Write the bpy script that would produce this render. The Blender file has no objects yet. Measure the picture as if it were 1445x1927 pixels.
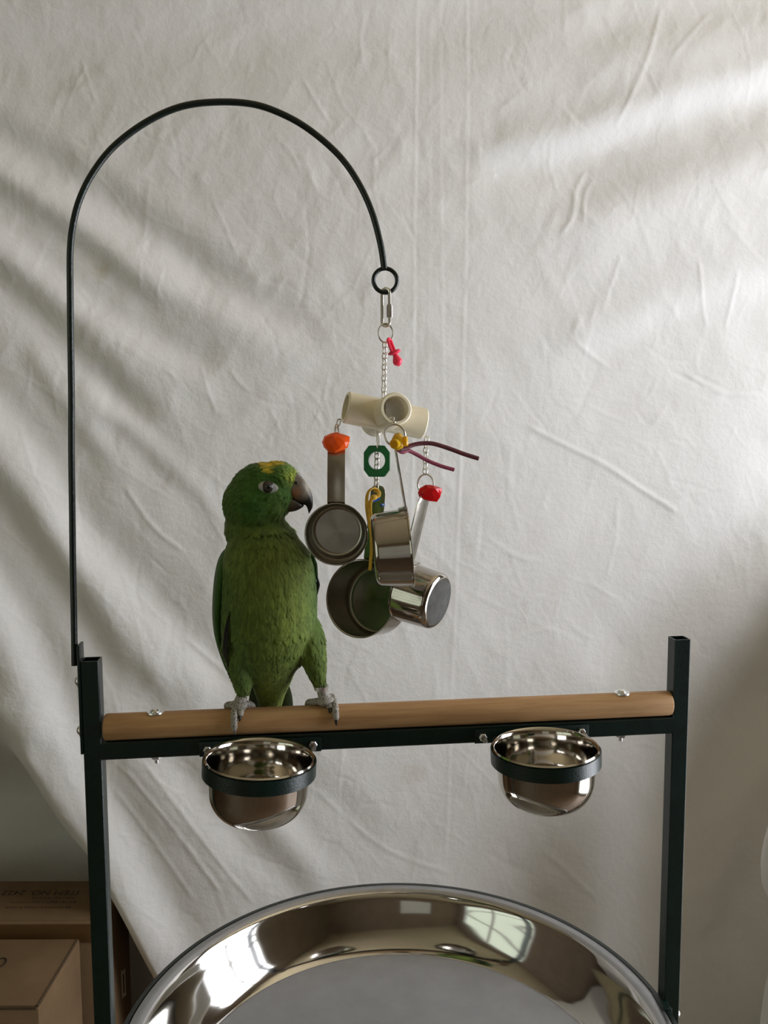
import bpy, bmesh, math, random
import numpy as np
from mathutils import Vector, Matrix, noise as mnoise

# ------------------------------------------------------------------ camera
FPX, IW, IH = 1610.0, 1445, 1927          # focal length and frame in photo pixels
Z0 = 1.15                                  # height of the crossbar's top above the floor
CAM = np.array([-0.1202, -0.9208, 0.3325 + Z0])
YAW, PITCH, ROLL = 0.1151, 0.0976, -0.0040
_f = np.array([math.sin(YAW) * math.cos(PITCH), math.cos(YAW) * math.cos(PITCH), -math.sin(PITCH)])
_r = np.array([math.cos(YAW), -math.sin(YAW), 0.0])
_u = np.cross(_r, _f)
CR = _r * math.cos(ROLL) + _u * math.sin(ROLL)
CU = _u * math.cos(ROLL) - _r * math.sin(ROLL)
CF = _f
scene = bpy.context.scene
col = scene.collection
cd = bpy.data.cameras.new('camera')
cd.sensor_fit = 'VERTICAL'; cd.sensor_height = 36.0; cd.lens = FPX / IH * 36.0
cd.clip_start = 0.02
cam = bpy.data.objects.new('camera', cd); col.objects.link(cam)
M = Matrix.Identity(4)
for i in range(3):
    M[i][0] = CR[i]; M[i][1] = CU[i]; M[i][2] = -CF[i]; M[i][3] = CAM[i]
cam.matrix_world = M
scene.camera = cam

# ------------------------------------------------------------------ world, lights, exposure
scene.view_settings.view_transform = 'Standard'
scene.view_settings.look = 'None'
scene.view_settings.gamma = 1.0
scene.view_settings.use_curve_mapping = False
scene.view_settings.exposure = 0.0
world = bpy.data.worlds.new('world'); scene.world = world
world.use_nodes = True
world.node_tree.nodes['Background'].inputs[0].default_value = (0.55, 0.70, 1.0, 1)
world.node_tree.nodes['Background'].inputs[1].default_value = 0.6

# room: x -2.6..1.95, y -3.4..1.45, z 0..2.7
RX0, RX1, RY0, RY1, RZ = -2.6, 1.95, -3.4, 1.45, 2.7
WIN1 = (-0.85, 0.45, 0.06, 2.30)           # glazed door in the right wall: y0 y1 z0 z1
WIN2 = (-3.1, -0.6, 0.40, 2.40)            # left wall window (greenery outside)
DOOR = (-1.35, -0.55, 0.0, 2.05)           # white door in the wall behind the camera: x0 x1 z0 z1


def area(name, loc, rot, sx, sy, power, color):
    l = bpy.data.lights.new(name, 'AREA'); l.shape = 'RECTANGLE'; l.size = sx; l.size_y = sy
    l.energy = power; l.color = color
    o = bpy.data.objects.new(name, l); col.objects.link(o); o.location = loc; o.rotation_euler = rot
    return o


area('daylight_right_window', (RX1 + 0.16, (WIN1[0] + WIN1[1]) / 2, (WIN1[2] + WIN1[3]) / 2),
     (0, math.radians(90), 0), WIN1[3] - WIN1[2], WIN1[1] - WIN1[0], 110, (0.92, 0.94, 1.0))
area('daylight_left_window', (RX0 - 0.16, (WIN2[0] + WIN2[1]) / 2, (WIN2[2] + WIN2[3]) / 2),
     (0, math.radians(-90), 0), WIN2[3] - WIN2[2], WIN2[1] - WIN2[0], 13, (0.95, 1.0, 0.52))


# ------------------------------------------------------------------ helpers: pixels -> places
def ray(px, py):
    return CF + CR * (px - IW / 2) / FPX - CU * (py - IH / 2) / FPX


def at(px, py, y=0.0):
    d = ray(px, py); return CAM + d * ((y - CAM[1]) / d[1])


def atz(px, py, z):
    d = ray(px, py); return CAM + d * ((z - CAM[2]) / d[2])


def pxs(P):                                  # metres per photo pixel at a place
    return float((np.array(P) - CAM) @ CF) / FPX


def unit(v):
    v = np.array(v, float); return v / np.linalg.norm(v)


def crom(P, n=8):
    P = [np.array(p, float) for p in P]
    Q = [2 * P[0] - P[1]] + P + [2 * P[-1] - P[-2]]
    out = []
    for i in range(1, len(Q) - 2):
        a, b, c, d = Q[i - 1], Q[i], Q[i + 1], Q[i + 2]
        for k in range(n):
            t = k / n
            out.append(0.5 * (2 * b + (c - a) * t + (2 * a - 5 * b + 4 * c - d) * t * t + (3 * b - a - 3 * c + d) * t ** 3))
    out.append(P[-1])
    return out


# ------------------------------------------------------------------ helpers: meshes and objects
class MB:
    def __init__(self): self.v = []; self.f = []

    def add(self, V, Fs):
        o = len(self.v); self.v += [tuple(float(c) for c in p) for p in V]
        self.f += [tuple(i + o for i in f) for f in Fs]; return self

    def loft(self, rings, closed=True, cap=(True, True)):
        n = len(rings[0]); V = [p for r in rings for p in r]; Fs = []
        for i in range(len(rings) - 1):
            for j in range(n if closed else n - 1):
                k = (j + 1) % n
                Fs.append((i * n + j, i * n + k, (i + 1) * n + k, (i + 1) * n + j))
        if cap[0]: Fs.append(tuple(range(n - 1, -1, -1)))
        if cap[1]: Fs.append(tuple(range((len(rings) - 1) * n, len(rings) * n)))
        return self.add(V, Fs)

    def tube(self, P, r, n=10, closed=False, flat=1.0, cap=True, up=None):
        P = [np.array(p, float) for p in P]; m = len(P)
        R = r if hasattr(r, '__len__') else [r] * m
        T = []
        for i in range(m):
            if closed: t = P[(i + 1) % m] - P[i - 1]
            else: t = P[min(i + 1, m - 1)] - P[max(i - 1, 0)]
            T.append(unit(t))
        a = np.array(up, float) if up is not None else np.array([0, 0, 1.0] if abs(T[0][2]) < .9 else [1.0, 0, 0])
        N = unit(a - T[0] * (a @ T[0])); rings = []
        for i in range(m):
            N = unit(N - T[i] * (N @ T[i])); B = np.cross(T[i], N)
            rings.append([P[i] + R[i] * (math.cos(q) * N * flat + math.sin(q) * B)
                          for q in (2 * math.pi * k / n for k in range(n))])
        if closed:
            rings.append(rings[0]); return self.loft(rings, True, (False, False))
        return self.loft(rings, True, (cap, cap))

    def lathe(self, prof, o, ax=(0, 0, 1), n=48, closed_prof=False):
        ax = unit(ax); a = np.array([1.0, 0, 0]) if abs(ax[0]) < .8 else np.array([0, 1.0, 0])
        e1 = unit(a - ax * (a @ ax)); e2 = np.cross(ax, e1); o = np.array(o, float)
        rings = [[o + ax * h + rr * (math.cos(2 * math.pi * k / n) * e1 + math.sin(2 * math.pi * k / n) * e2)
                  for k in range(n)] for rr, h in prof]
        if closed_prof: rings.append(rings[0])
        return self.loft(rings, True, (False, False))

    def box(self, c, s, R=None, bev=0.0):
        c = np.array(c, float); h = np.array(s, float) / 2
        R = np.eye(3) if R is None else np.array(R, float)       # columns: local axes
        if bev <= 0:
            V = [c + R @ (h * np.array(q)) for q in
                 ((-1, -1, -1), (1, -1, -1), (1, 1, -1), (-1, 1, -1), (-1, -1, 1), (1, -1, 1), (1, 1, 1), (-1, 1, 1))]
            return self.add(V, [(0, 3, 2, 1), (4, 5, 6, 7), (0, 1, 5, 4), (1, 2, 6, 5), (2, 3, 7, 6), (3, 0, 4, 7)])
        bm = bmesh.new(); bmesh.ops.create_cube(bm, size=1)
        for v in bm.verts: v.co = Vector((v.co.x * 2 * h[0], v.co.y * 2 * h[1], v.co.z * 2 * h[2]))
        bmesh.ops.bevel(bm, geom=bm.edges[:], offset=bev, segments=2, affect='EDGES', profile=.5)
        bm.verts.index_update()
        V = [c + R @ np.array(v.co) for v in bm.verts]; Fs = [tuple(v.index for v in f.verts) for f in bm.faces]
        bm.free(); return self.add(V, Fs)

    def ellipsoid(self, c, r, R=None, nu=24, nv=16):
        R = np.eye(3) if R is None else np.array(R, float); c = np.array(c, float); r = np.array(r, float)
        V = [c + R @ (r * np.array([0, 0, 1]))]
        for i in range(1, nv):
            t = math.pi * i / nv
            for j in range(nu):
                p = 2 * math.pi * j / nu
                V.append(c + R @ (r * np.array([math.sin(t) * math.cos(p), math.sin(t) * math.sin(p), math.cos(t)])))
        V.append(c - R @ (r * np.array([0, 0, 1]))); Fs = []
        for j in range(nu):
            k = (j + 1) % nu
            Fs.append((0, 1 + j, 1 + k))
            for i in range(nv - 2):
                a = 1 + i * nu
                Fs.append((a + j, a + nu + j, a + nu + k, a + k))
            a = 1 + (nv - 2) * nu
            Fs.append((a + j, len(V) - 1, a + k))
        return self.add(V, Fs)

    def build(self, name, mat, parent=None, smooth=True, angle=35):
        me = bpy.data.meshes.new(name)
        off = Vector((0, 0, 0)) if parent is None else wloc(parent)
        me.from_pydata([(x - off.x, y - off.y, z - off.z) for x, y, z in self.v], [], self.f)
        return finish(name, me, mat, parent, smooth, angle)


def finish(name, me, mat, parent=None, smooth=True, angle=35):
    me.update()
    if smooth:
        me.polygons.foreach_set('use_smooth', [True] * len(me.polygons))
        if angle < 180: me.set_sharp_from_angle(angle=math.radians(angle))
    o = bpy.data.objects.new(name, me); col.objects.link(o)
    if mat: me.materials.append(mat)
    if parent is not None: o.parent = parent
    return o


def wloc(o):
    v = Vector((0, 0, 0))
    while o is not None: v += o.location; o = o.parent
    return v


def tag(o, label=None, cat=None, group=None, kind=None):
    if label: o['label'] = label
    if cat: o['category'] = cat
    if group: o['group'] = group
    if kind: o['kind'] = kind
    return o


def thing(name, loc, label, cat, group=None):
    o = bpy.data.objects.new(name, None); col.objects.link(o); o.location = tuple(float(c) for c in loc)
    o.empty_display_size = .02
    return tag(o, label, cat, group)


def fix_normals(o):
    bm = bmesh.new(); bm.from_mesh(o.data); bmesh.ops.recalc_face_normals(bm, faces=bm.faces[:])
    bm.to_mesh(o.data); bm.free(); return o


# ------------------------------------------------------------------ materials
def newmat(name):
    m = bpy.data.materials.new(name); m.use_nodes = True
    nt = m.node_tree; return m, nt, nt.nodes['Principled BSDF']


def noise_node(nt, scale, detail=4, rough=.5, vec=None, dist=0.0):
    n = nt.nodes.new('ShaderNodeTexNoise'); n.inputs['Scale'].default_value = scale
    n.inputs['Detail'].default_value = detail; n.inputs['Roughness'].default_value = rough
    n.inputs['Distortion'].default_value = dist
    if vec is not None: nt.links.new(vec, n.inputs['Vector'])
    return n


def objvec(nt, scale=(1, 1, 1), loc=(0, 0, 0)):
    t = nt.nodes.new('ShaderNodeTexCoord'); m = nt.nodes.new('ShaderNodeMapping')
    m.inputs['Scale'].default_value = scale; m.inputs['Location'].default_value = loc
    nt.links.new(t.outputs['Object'], m.inputs['Vector']); return m.outputs[0]


def ramp(nt, fac, stops):
    r = nt.nodes.new('ShaderNodeValToRGB'); e = r.color_ramp.elements
    while len(e) < len(stops): e.new(.5)
    for k, (p, c) in enumerate(stops): e[k].position = p; e[k].color = (*c, 1) if len(c) == 3 else c
    nt.links.new(fac, r.inputs[0]); return r.outputs[0]


def bump(nt, bsdf, height, strength, dist, prev=None):
    b = nt.nodes.new('ShaderNodeBump'); b.inputs['Strength'].default_value = strength
    b.inputs['Distance'].default_value = dist; nt.links.new(height, b.inputs['Height'])
    if prev is not None: nt.links.new(prev, b.inputs['Normal'])
    nt.links.new(b.outputs[0], bsdf.inputs['Normal']); return b.outputs[0]


def simple(name, color, rough=.5, metal=0.0, var=.0, vscale=30, bmp=0.0, bscale=200, spec=None, trans=0.0, ior=None, coat=0):
    m, nt, b = newmat(name)
    b.inputs['Base Color'].default_value = (*color, 1); b.inputs['Roughness'].default_value = rough
    b.inputs['Metallic'].default_value = metal
    if spec is not None: b.inputs['Specular IOR Level'].default_value = spec
    if trans: b.inputs['Transmission Weight'].default_value = trans
    if ior: b.inputs['IOR'].default_value = ior
    if coat: b.inputs['Coat Weight'].default_value = coat
    vec = objvec(nt)
    if var:
        n = noise_node(nt, vscale, 5, .6, vec)
        lo = tuple(c * (1 - var) for c in color); hi = tuple(min(1, c * (1 + var)) for c in color)
        nt.links.new(ramp(nt, n.outputs[0], [(.3, lo), (.7, hi)]), b.inputs['Base Color'])
    if bmp:
        n = noise_node(nt, bscale, 3, .5, vec); bump(nt, b, n.outputs[0], bmp, .001)
    return m


MAT = {}
MAT['green'] = simple('green_hammered_paint', (.0016, .012, .0085), .36, var=.3, vscale=60, bmp=.25, bscale=420, spec=.45)
MAT['darkrod'] = simple('dark_green_rod_paint', (.003, .009, .0065), .32, bmp=.3, bscale=500, spec=.5)
MAT['cupsteel'] = simple('cup_steel', (.43, .40, .36), .10, 1.0, var=.08, vscale=40, bmp=.03, bscale=60)
MAT['cupbase'] = simple('dark_scuffed_steel', (.13, .13, .125), .30, 1.0, var=.3, vscale=70, bmp=.05, bscale=300)
MAT['steel'] = simple('polished_steel', (.58, .55, .50), .09, 1.0, var=.06, vscale=40, bmp=.02, bscale=60)
MAT['steel_dull'] = simple('dull_steel', (.50, .48, .43), .24, 1.0, var=.18, vscale=70, bmp=.05, bscale=300)
MAT['tray_steel'] = simple('tray_steel', (.60, .585, .56), .07, 1.0, var=.05, vscale=12, bmp=.03, bscale=14)
MAT['tray_brushed'] = simple('tray_brushed_steel', (.37, .37, .375), .34, 1.0, var=.08, vscale=20, bmp=.05, bscale=200)
MAT['zinc'] = simple('zinc_plate', (.78, .78, .77), .32, 1.0, var=.1, vscale=200)
MAT['chrome'] = simple('nickel_wire', (.70, .67, .60), .30, 1.0)
MAT['pvc'] = simple('cream_pvc', (.86, .78, .58), .38, var=.06, vscale=40, bmp=.03, bscale=150)
MAT['orange'] = simple('orange_acrylic', (1.0, .12, .012), .12, trans=.15, ior=1.45)
MAT['red'] = simple('red_acrylic', (.72, .010, .014), .10, trans=.4, ior=1.45)
MAT['pink'] = simple('pink_plastic', (1.0, .06, .13), .18, trans=.1, ior=1.4)
MAT['yellow'] = simple('yellow_acrylic', (1.0, .55, .01), .14, trans=.4, ior=1.45)
MAT['greenbead'] = simple('green_acrylic', (.004, .19, .042), .14, trans=.1, ior=1.45)
MAT['greenrim'] = simple('frosted_green_edge', (.30, .42, .34), .4)
MAT['bluebead'] = simple('blue_plastic', (.01, .10, .50), .25)
MAT['lace_yellow'] = simple('yellow_suede', (.62, .37, .035), .8, var=.2, vscale=150, bmp=.3, bscale=900)
MAT['lace_maroon'] = simple('maroon_leather', (.10, .014, .022), .6, var=.25, vscale=200, bmp=.2, bscale=900)
MAT['lace_plum'] = simple('plum_leather', (.26, .035, .075), .6, var=.25, vscale=200, bmp=.2, bscale=900)
MAT['white_paint'] = simple('white_window_paint', (.75, .74, .70), .5, var=.04)
MAT['wall'] = simple('brown_room_wall', (.22, .165, .11), .9, var=.12, vscale=3, bmp=.05, bscale=80)
MAT['ceiling'] = simple('warm_ceiling_paint', (.60, .50, .32), .9, var=.05, vscale=3, bmp=.05, bscale=120)
MAT['floor'] = simple('brown_floor', (.13, .085, .05), .6, var=.3, vscale=8)
MAT['label'] = simple('white_sticker', (.55, .54, .48), .6)
MAT['ink'] = simple('brown_black_ink', (.022, .014, .007), .8)


def mat_sheet():
    m, nt, b = newmat('white_cotton_sheet')
    b.inputs['Roughness'].default_value = .92; b.inputs['Specular IOR Level'].default_value = .15
    b.inputs['Sheen Weight'].default_value = .08
    vec = objvec(nt)
    n = noise_node(nt, 5, 4, .6, vec)
    c = ramp(nt, n.outputs[0], [(.25, (.76, .745, .72)), (.75, (.82, .81, .79))])
    for (px, py, rad, cc) in ((192, 512, .022, (.60, .55, .38)), (775, 1450, .030, (.58, .53, .44)), (995, 258, .010, (.58, .47, .36))):
        P = at(px, py, SHEET_Y)
        t = nt.nodes.new('ShaderNodeTexCoord'); vd = nt.nodes.new('ShaderNodeVectorMath'); vd.operation = 'DISTANCE'
        nn = noise_node(nt, 60, 3, .6, vec)
        vm = nt.nodes.new('ShaderNodeVectorMath'); vm.operation = 'MULTIPLY_ADD'
        vm.inputs[1].default_value = (.03,) * 3; nt.links.new(nn.outputs['Color'], vm.inputs[0]); nt.links.new(t.outputs['Object'], vm.inputs[2])
        nt.links.new(vm.outputs[0], vd.inputs[0]); vd.inputs[1].default_value = (P[0] + .015, P[1] + .01, P[2] + .015)
        mr = nt.nodes.new('ShaderNodeMapRange'); mr.inputs[1].default_value = rad; mr.inputs[2].default_value = rad * .2
        mr.inputs[4].default_value = .55
        nt.links.new(vd.outputs['Value'], mr.inputs[0])
        mx = nt.nodes.new('ShaderNodeMix'); mx.data_type = 'RGBA'
        nt.links.new(mr.outputs[0], mx.inputs['Factor']); nt.links.new(c, mx.inputs['A']); mx.inputs['B'].default_value = (*cc, 1)
        c = mx.outputs['Result']
    nt.links.new(c, b.inputs['Base Color'])
    cr1 = noise_node(nt, 22, 5, .6, vec, .25)
    p = bump(nt, b, cr1.outputs[0], .20, .007)
    cr2 = noise_node(nt, 95, 4, .55, vec, .3)
    p = bump(nt, b, cr2.outputs[0], .30, .0025, p)
    w1 = noise_node(nt, 900, 2, .5, vec)
    bump(nt, b, w1.outputs[0], .12, .0006, p)
    return m


def mat_wood():
    m, nt, b = newmat('bare_dowel_wood')
    vec = objvec(nt, (4, 60, 60)); n = noise_node(nt, 3, 6, .6, vec, .4)
    vec2 = objvec(nt, (1.2, 8, 8)); n2 = noise_node(nt, 5, 3, .5, vec2)
    c1 = ramp(nt, n.outputs[0], [(.25, (.38, .20, .080)), (.55, (.52, .305, .135)), (.8, (.58, .36, .17))])
    c2 = ramp(nt, n2.outputs[0], [(.35, (.72, .66, .58)), (.6, (1, 1, 1))])
    mx = nt.nodes.new('ShaderNodeMix'); mx.data_type = 'RGBA'; mx.blend_type = 'MULTIPLY'; mx.inputs['Factor'].default_value = .7
    nt.links.new(c1, mx.inputs['A']); nt.links.new(c2, mx.inputs['B'])
    nt.links.new(mx.outputs['Result'], b.inputs['Base Color'])
    b.inputs['Roughness'].default_value = .62
    bump(nt, b, n.outputs[0], .12, .0008)
    return m


def mat_card():
    m, nt, b = newmat('corrugated_cardboard')
    vec = objvec(nt); n = noise_node(nt, 7, 5, .6, vec)
    vec2 = objvec(nt, (1, 1, 40)); n2 = noise_node(nt, 9, 3, .5, vec2)
    c1 = ramp(nt, n.outputs[0], [(.3, (.135, .080, .034)), (.7, (.195, .122, .058))])
    nt.links.new(c1, b.inputs['Base Color']); b.inputs['Roughness'].default_value = .85
    bump(nt, b, n2.outputs[0], .15, .002)
    return m


def mat_brushed_radial(name, base):
    # turned steel: fine circular brushing about the cup's own axis gives radial flares
    m, nt, b = newmat(name)
    b.inputs['Base Color'].default_value = (*base, 1); b.inputs['Metallic'].default_value = 1
    b.inputs['Roughness'].default_value = .26; b.inputs['Anisotropic'].default_value = .92
    t = nt.nodes.new('ShaderNodeTangent'); t.direction_type = 'RADIAL'; t.axis = 'Z'
    nt.links.new(t.outputs[0], b.inputs['Tangent'])
    n = noise_node(nt, 60, 3, .5, objvec(nt))
    nt.links.new(ramp(nt, n.outputs[0], [(.3, tuple(c * .85 for c in base)), (.7, base)]), b.inputs['Base Color'])
    return m


MAT['wood'] = mat_wood(); MAT['card'] = mat_card()
MAT['turned'] = mat_brushed_radial('turned_steel', (.44, .42, .375))

for _k in ('orange', 'red', 'pink', 'yellow'):
    _b = MAT[_k].node_tree.nodes['Principled BSDF']
    _b.inputs['Subsurface Weight'].default_value = .3; _b.inputs['Subsurface Radius'].default_value = (1, .4, .2); _b.inputs['Subsurface Scale'].default_value = .012

# ------------------------------------------------------------------ the room
def wall_hole(name, axis, pos, a0, a1, z0, z1, hole, th, mat):
    """wall in plane axis=pos spanning a0..a1 and z0..z1 with a rectangular hole"""
    h0, h1, k0, k1 = hole; mb = MB()
    for (p0, p1, q0, q1) in ((a0, h0, z0, z1), (h1, a1, z0, z1), (h0, h1, z0, k0), (h0, h1, k1, z1)):
        c, s = ((p0 + p1) / 2, (q0 + q1) / 2), (p1 - p0, q1 - q0)
        if axis == 'x': mb.box((pos, c[0], c[1]), (th, s[0], s[1]))
        else: mb.box((c[0], pos, c[1]), (s[0], th, s[1]))
    return tag(mb.build(name, mat, None, False), kind='structure')


tag(MB().box(((RX0 + RX1) / 2, (RY0 + RY1) / 2, -.05), (RX1 - RX0 + .4, RY1 - RY0 + .4, .1)).build('floor', MAT['floor'], None, False), kind='structure')
tag(MB().box(((RX0 + RX1) / 2, (RY0 + RY1) / 2, RZ + .05), (RX1 - RX0 + .4, RY1 - RY0 + .4, .1)).build('ceiling', MAT['ceiling'], None, False), kind='structure')
tag(MB().box(((RX0 + RX1) / 2, RY1 + .05, RZ / 2), (RX1 - RX0 + .2, .1, RZ)).build('wall_back', MAT['wall'], None, False), kind='structure')
tag(MB().box(((RX0 + RX1) / 2, RY0 - .05, RZ / 2), (RX1 - RX0 + .2, .1, RZ)).build('wall_front', MAT['wall'], None, False), kind='structure')
wall_hole('wall_right', 'x', RX1 + .05, RY0, RY1, 0, RZ, WIN1, .1, MAT['wall'])
wall_hole('wall_left', 'x', RX0 - .05, RY0, RY1, 0, RZ, WIN2, .1, MAT['wall'])


def mat_pane():
    m, nt, b = newmat('window_glass')
    nt.nodes.remove(b); out = nt.nodes['Material Output']
    tr = nt.nodes.new('ShaderNodeBsdfTransparent'); gl = nt.nodes.new('ShaderNodeBsdfGlossy'); gl.inputs['Roughness'].default_value = .02
    mx = nt.nodes.new('ShaderNodeMixShader'); mx.inputs[0].default_value = .06
    nt.links.new(tr.outputs[0], mx.inputs[1]); nt.links.new(gl.outputs[0], mx.inputs[2]); nt.links.new(mx.outputs[0], out.inputs[0])
    return m


MAT['pane'] = mat_pane()


def window(name, x, w, sgn):
    y0, y1, z0, z1 = w; t = .05; mb = MB(); cy, cz = (y0 + y1) / 2, (z0 + z1) / 2
    mb.box((x, y0 + t / 2, cz), (.08, t, z1 - z0)); mb.box((x, y1 - t / 2, cz), (.08, t, z1 - z0))
    mb.box((x, cy, z0 + t / 2), (.12, y1 - y0, t)); mb.box((x, cy, z1 - t / 2), (.08, y1 - y0, t))
    mb.box((x, cy, cz), (.06, t * 1.4, z1 - z0))
    for k in (1, 2, 3): mb.box((x, cy, z0 + (z1 - z0) * k / 4), (.05, y1 - y0, .045))
    o = tag(mb.build(name, MAT['white_paint'], None, False), kind='structure')
    for yy in ((y0 + cy) / 2, (cy + y1) / 2):
        MB().box((x, yy, cz), (.004, (y1 - y0) / 2 - t, z1 - z0 - 2 * t)).build('pane', MAT['pane'], o, False)


window('window_1', RX1 + .05, WIN1, 1)
window('window_2', RX0 - .05, WIN2, -1)

dr = MB().box(((DOOR[0] + DOOR[1]) / 2, RY0 + .02, DOOR[3] / 2), (DOOR[1] - DOOR[0], .04, DOOR[3] - .01), None, .004).build('door_1', MAT['white_paint'])
tag(dr, kind='structure')
for k in range(2):
    MB().box(((DOOR[0] + DOOR[1]) / 2, RY0 + .046, .55 + .95 * k), (.52, .012, .72), None, .004).build('panel', MAT['white_paint'], dr)
MB().ellipsoid((DOOR[1] - .07, RY0 + .085, 1.0), (.028, .028, .028)).build('door_knob', MAT['zinc'], dr)
mbt = MB()
for xx in (DOOR[0] - .04, DOOR[1] + .04): mbt.box((xx, RY0 + .015, 1.03), (.08, .03, 2.06))
mbt.box(((DOOR[0] + DOOR[1]) / 2, RY0 + .015, 2.09), (DOOR[1] - DOOR[0] + .16, .03, .08))
tag(mbt.build('trim_1', MAT['white_paint'], None, False), kind='structure')

# ------------------------------------------------------------------ the hanging sheet
SHEET_Y = 0.72
MAT['sheet'] = mat_sheet()


def make_sheet():
    U = np.concatenate([np.arange(-1240, -40, 12.), np.arange(-40, 1486, 3.), np.arange(1486, 1965, 9.)])
    V = np.concatenate([np.arange(-420, -40, 12.), np.arange(-40, 1960, 3.), np.arange(1960, 2445, 12.)])
    PX, PY = np.meshgrid(U, V)
    D = np.zeros_like(PX)                                    # metres towards the camera
    Lx, Ly = .80, -.60                                       # light comes from the right and above

    def polydist(pts):
        """signed distance to a polyline, and the running length along it"""
        best = np.full(PX.shape, 1e9); sg = np.zeros_like(PX); run = np.zeros_like(PX); L = 0
        for (x0, y0), (x1, y1) in zip(pts[:-1], pts[1:]):
            dx, dy = x1 - x0, y1 - y0; l = math.hypot(dx, dy)
            t = np.clip(((PX - x0) * dx + (PY - y0) * dy) / l ** 2, 0, 1)
            ex, ey = PX - x0 - t * dx, PY - y0 - t * dy; d = np.hypot(ex, ey)
            nx, ny = dy / l, -dx / l
            if nx * Lx + ny * Ly < 0: nx, ny = -nx, -ny
            m = d < best
            best = np.where(m, d, best); sg = np.where(m, np.sign(ex * nx + ey * ny) * d, sg); run = np.where(m, L + t * l, run); L += l
        return sg, run, L

    def sm(x): x = np.clip(x, 0, 1); return x * x * (3 - 2 * x)

    def flank(pts, w, a, fade=(80, 120), sgn=-1):
        """a slope: bright when it faces the light (sgn -1), dark when it turns away (+1)"""
        nonlocal D
        pts = crom2(pts)
        t, run, L = polydist(pts)
        g = np.exp(-t * t / (2 * w * w))
        f = sm(run / max(fade[0], 1)) * sm((L - run) / max(fade[1], 1)) if fade else 1
        D += sgn * 1.1 * a * (t / w) * g * f

    def crease(pts, w, a, fade=25):
        nonlocal D
        x0 = min(p[0] for p in pts) - 6 * w; x1 = max(p[0] for p in pts) + 6 * w
        y0 = min(p[1] for p in pts) - 6 * w; y1 = max(p[1] for p in pts) + 6 * w
        i0, i1 = np.searchsorted(U, [x0, x1]); j0, j1 = np.searchsorted(V, [y0, y1])
        if i1 - i0 < 2 or j1 - j0 < 2: return
        nonlocal PX, PY
        sPX, sPY = PX, PY; PX, PY = sPX[j0:j1, i0:i1], sPY[j0:j1, i0:i1]
        t, run, L = polydist(pts); PX, PY = sPX, sPY
        D[j0:j1, i0:i1] += a * np.exp(-t * t / (2 * w * w)) * sm(run / fade) * sm((L - run) / fade)

    def crom2(p):
        return [(float(q[0]), float(q[1])) for q in crom([(x, y, 0) for x, y in p], 4)]

    B = lambda p, w, a, fade=(60, 140): flank(p, w, a, fade, -1)
    K = lambda p, w, a, fade=(60, 140): flank(p, w, a, fade, +1)
    # diagonal folds on the left
    B([(-160, 200), (0, 290), (150, 378), (250, 450), (380, 545), (500, 612), (620, 668)], 34, .0105)
    K([(-160, 120), (0, 235), (150, 320), (300, 420), (420, 505), (500, 560)], 30, .006)
    K([(-160, 240), (0, 348), (80, 402), (170, 467), (260, 540), (370, 610)], 22, .0085)
    B([(-160, 330), (0, 442), (100, 517), (200, 598), (320, 672), (450, 735)], 26, .0075)
    K([(-160, 360), (0, 505), (90, 585), (180, 668), (260, 740), (350, 815)], 28, .0105)
    K([(190, 765), (300, 862), (390, 945), (460, 1010)], 20, .0075)
    B([(150, 700), (250, 805), (340, 890), (420, 965), (500, 1040)], 20, .0055)
    K([(30, 640), (110, 760), (180, 850), (250, 930)], 20, .0045)
    B([(-200, 560), (0, 785), (45, 838), (95, 905), (145, 1000), (249, 1116), (374, 1253), (470, 1340)], 36, .012)
    K([(-200, 690), (10, 925), (70, 1003), (130, 1090), (200, 1195), (260, 1285), (310, 1350)], 32, .0125)
    K([(250, 1215), (300, 1300), (370, 1380)], 20, .005)
    B([(-200, 830), (8, 1140), (62, 1250), (116, 1372), (160, 1475), (215, 1570), (300, 1730), (370, 1860)], 38, .016)
    B([(-80, 1380), (0, 1530), (40, 1620), (80, 1700)], 22, .020)
    K([(-60, 1300), (30, 1450), (80, 1560), (120, 1690)], 34, .016)
    B([(40, 1380), (100, 1500), (140, 1600), (160, 1690)], 24, .012)
    B([(215, 1330), (330, 1480), (450, 1620), (520, 1700)], 28, .005)
    K([(330, 1390), (450, 1520), (560, 1640), (640, 1740)], 28, .006)
    B([(420, 1420), (560, 1560), (660, 1660)], 26, .004)
    K([(520, 1380), (640, 1480), (760, 1600)], 30, .003)
    # wide soft bands in the upper right
    K([(860, 322), (1036, 284), (1160, 245), (1300, 190), (1560, 130)], 30, .0105, (140, 60))
    B([(960, 420), (1120, 370), (1280, 310), (1420, 260), (1600, 200)], 46, .0115, (160, 60))
    K([(1000, 700), (1180, 625), (1300, 572), (1445, 530), (1600, 490)], 36, .0065, (140, 60))
    B([(1040, 120), (1200, 75), (1400, 35), (1600, 0)], 46, .008, (160, 60))
    K([(-60, 60), (200, 40), (500, 15), (800, -10), (1100, -40)], 70, .009, (60, 200))
    B([(1050, 860), (1250, 760), (1480, 660)], 50, .004, (140, 60))
    # the lower right turns away from the light
    K([(1120, 1330), (1230, 1235), (1330, 1140), (1450, 1020), (1560, 900)], 60, .016, (120, 40))
    K([(1300, 1640), (1360, 1500), (1420, 1400), (1500, 1300)], 60, .010, (100, 60))
    B([(1330, 1800), (1380, 1650), (1440, 1520), (1500, 1440)], 34, .007, (80, 60))
    # broad swells
    D += .020 * np.exp(-(((PX - 720) / 420) ** 2 + ((PY - 900) / 700) ** 2))
    # left lower part falls back behind the big fold, where the cartons stand
    E = crom2([(-420, 520), (-200, 860), (-60, 1090), (30, 1270), (95, 1420), (150, 1560), (196, 1645), (250, 1745), (318, 1880), (400, 2050), (560, 2440)])
    t, run, L = polydist(E)
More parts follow.
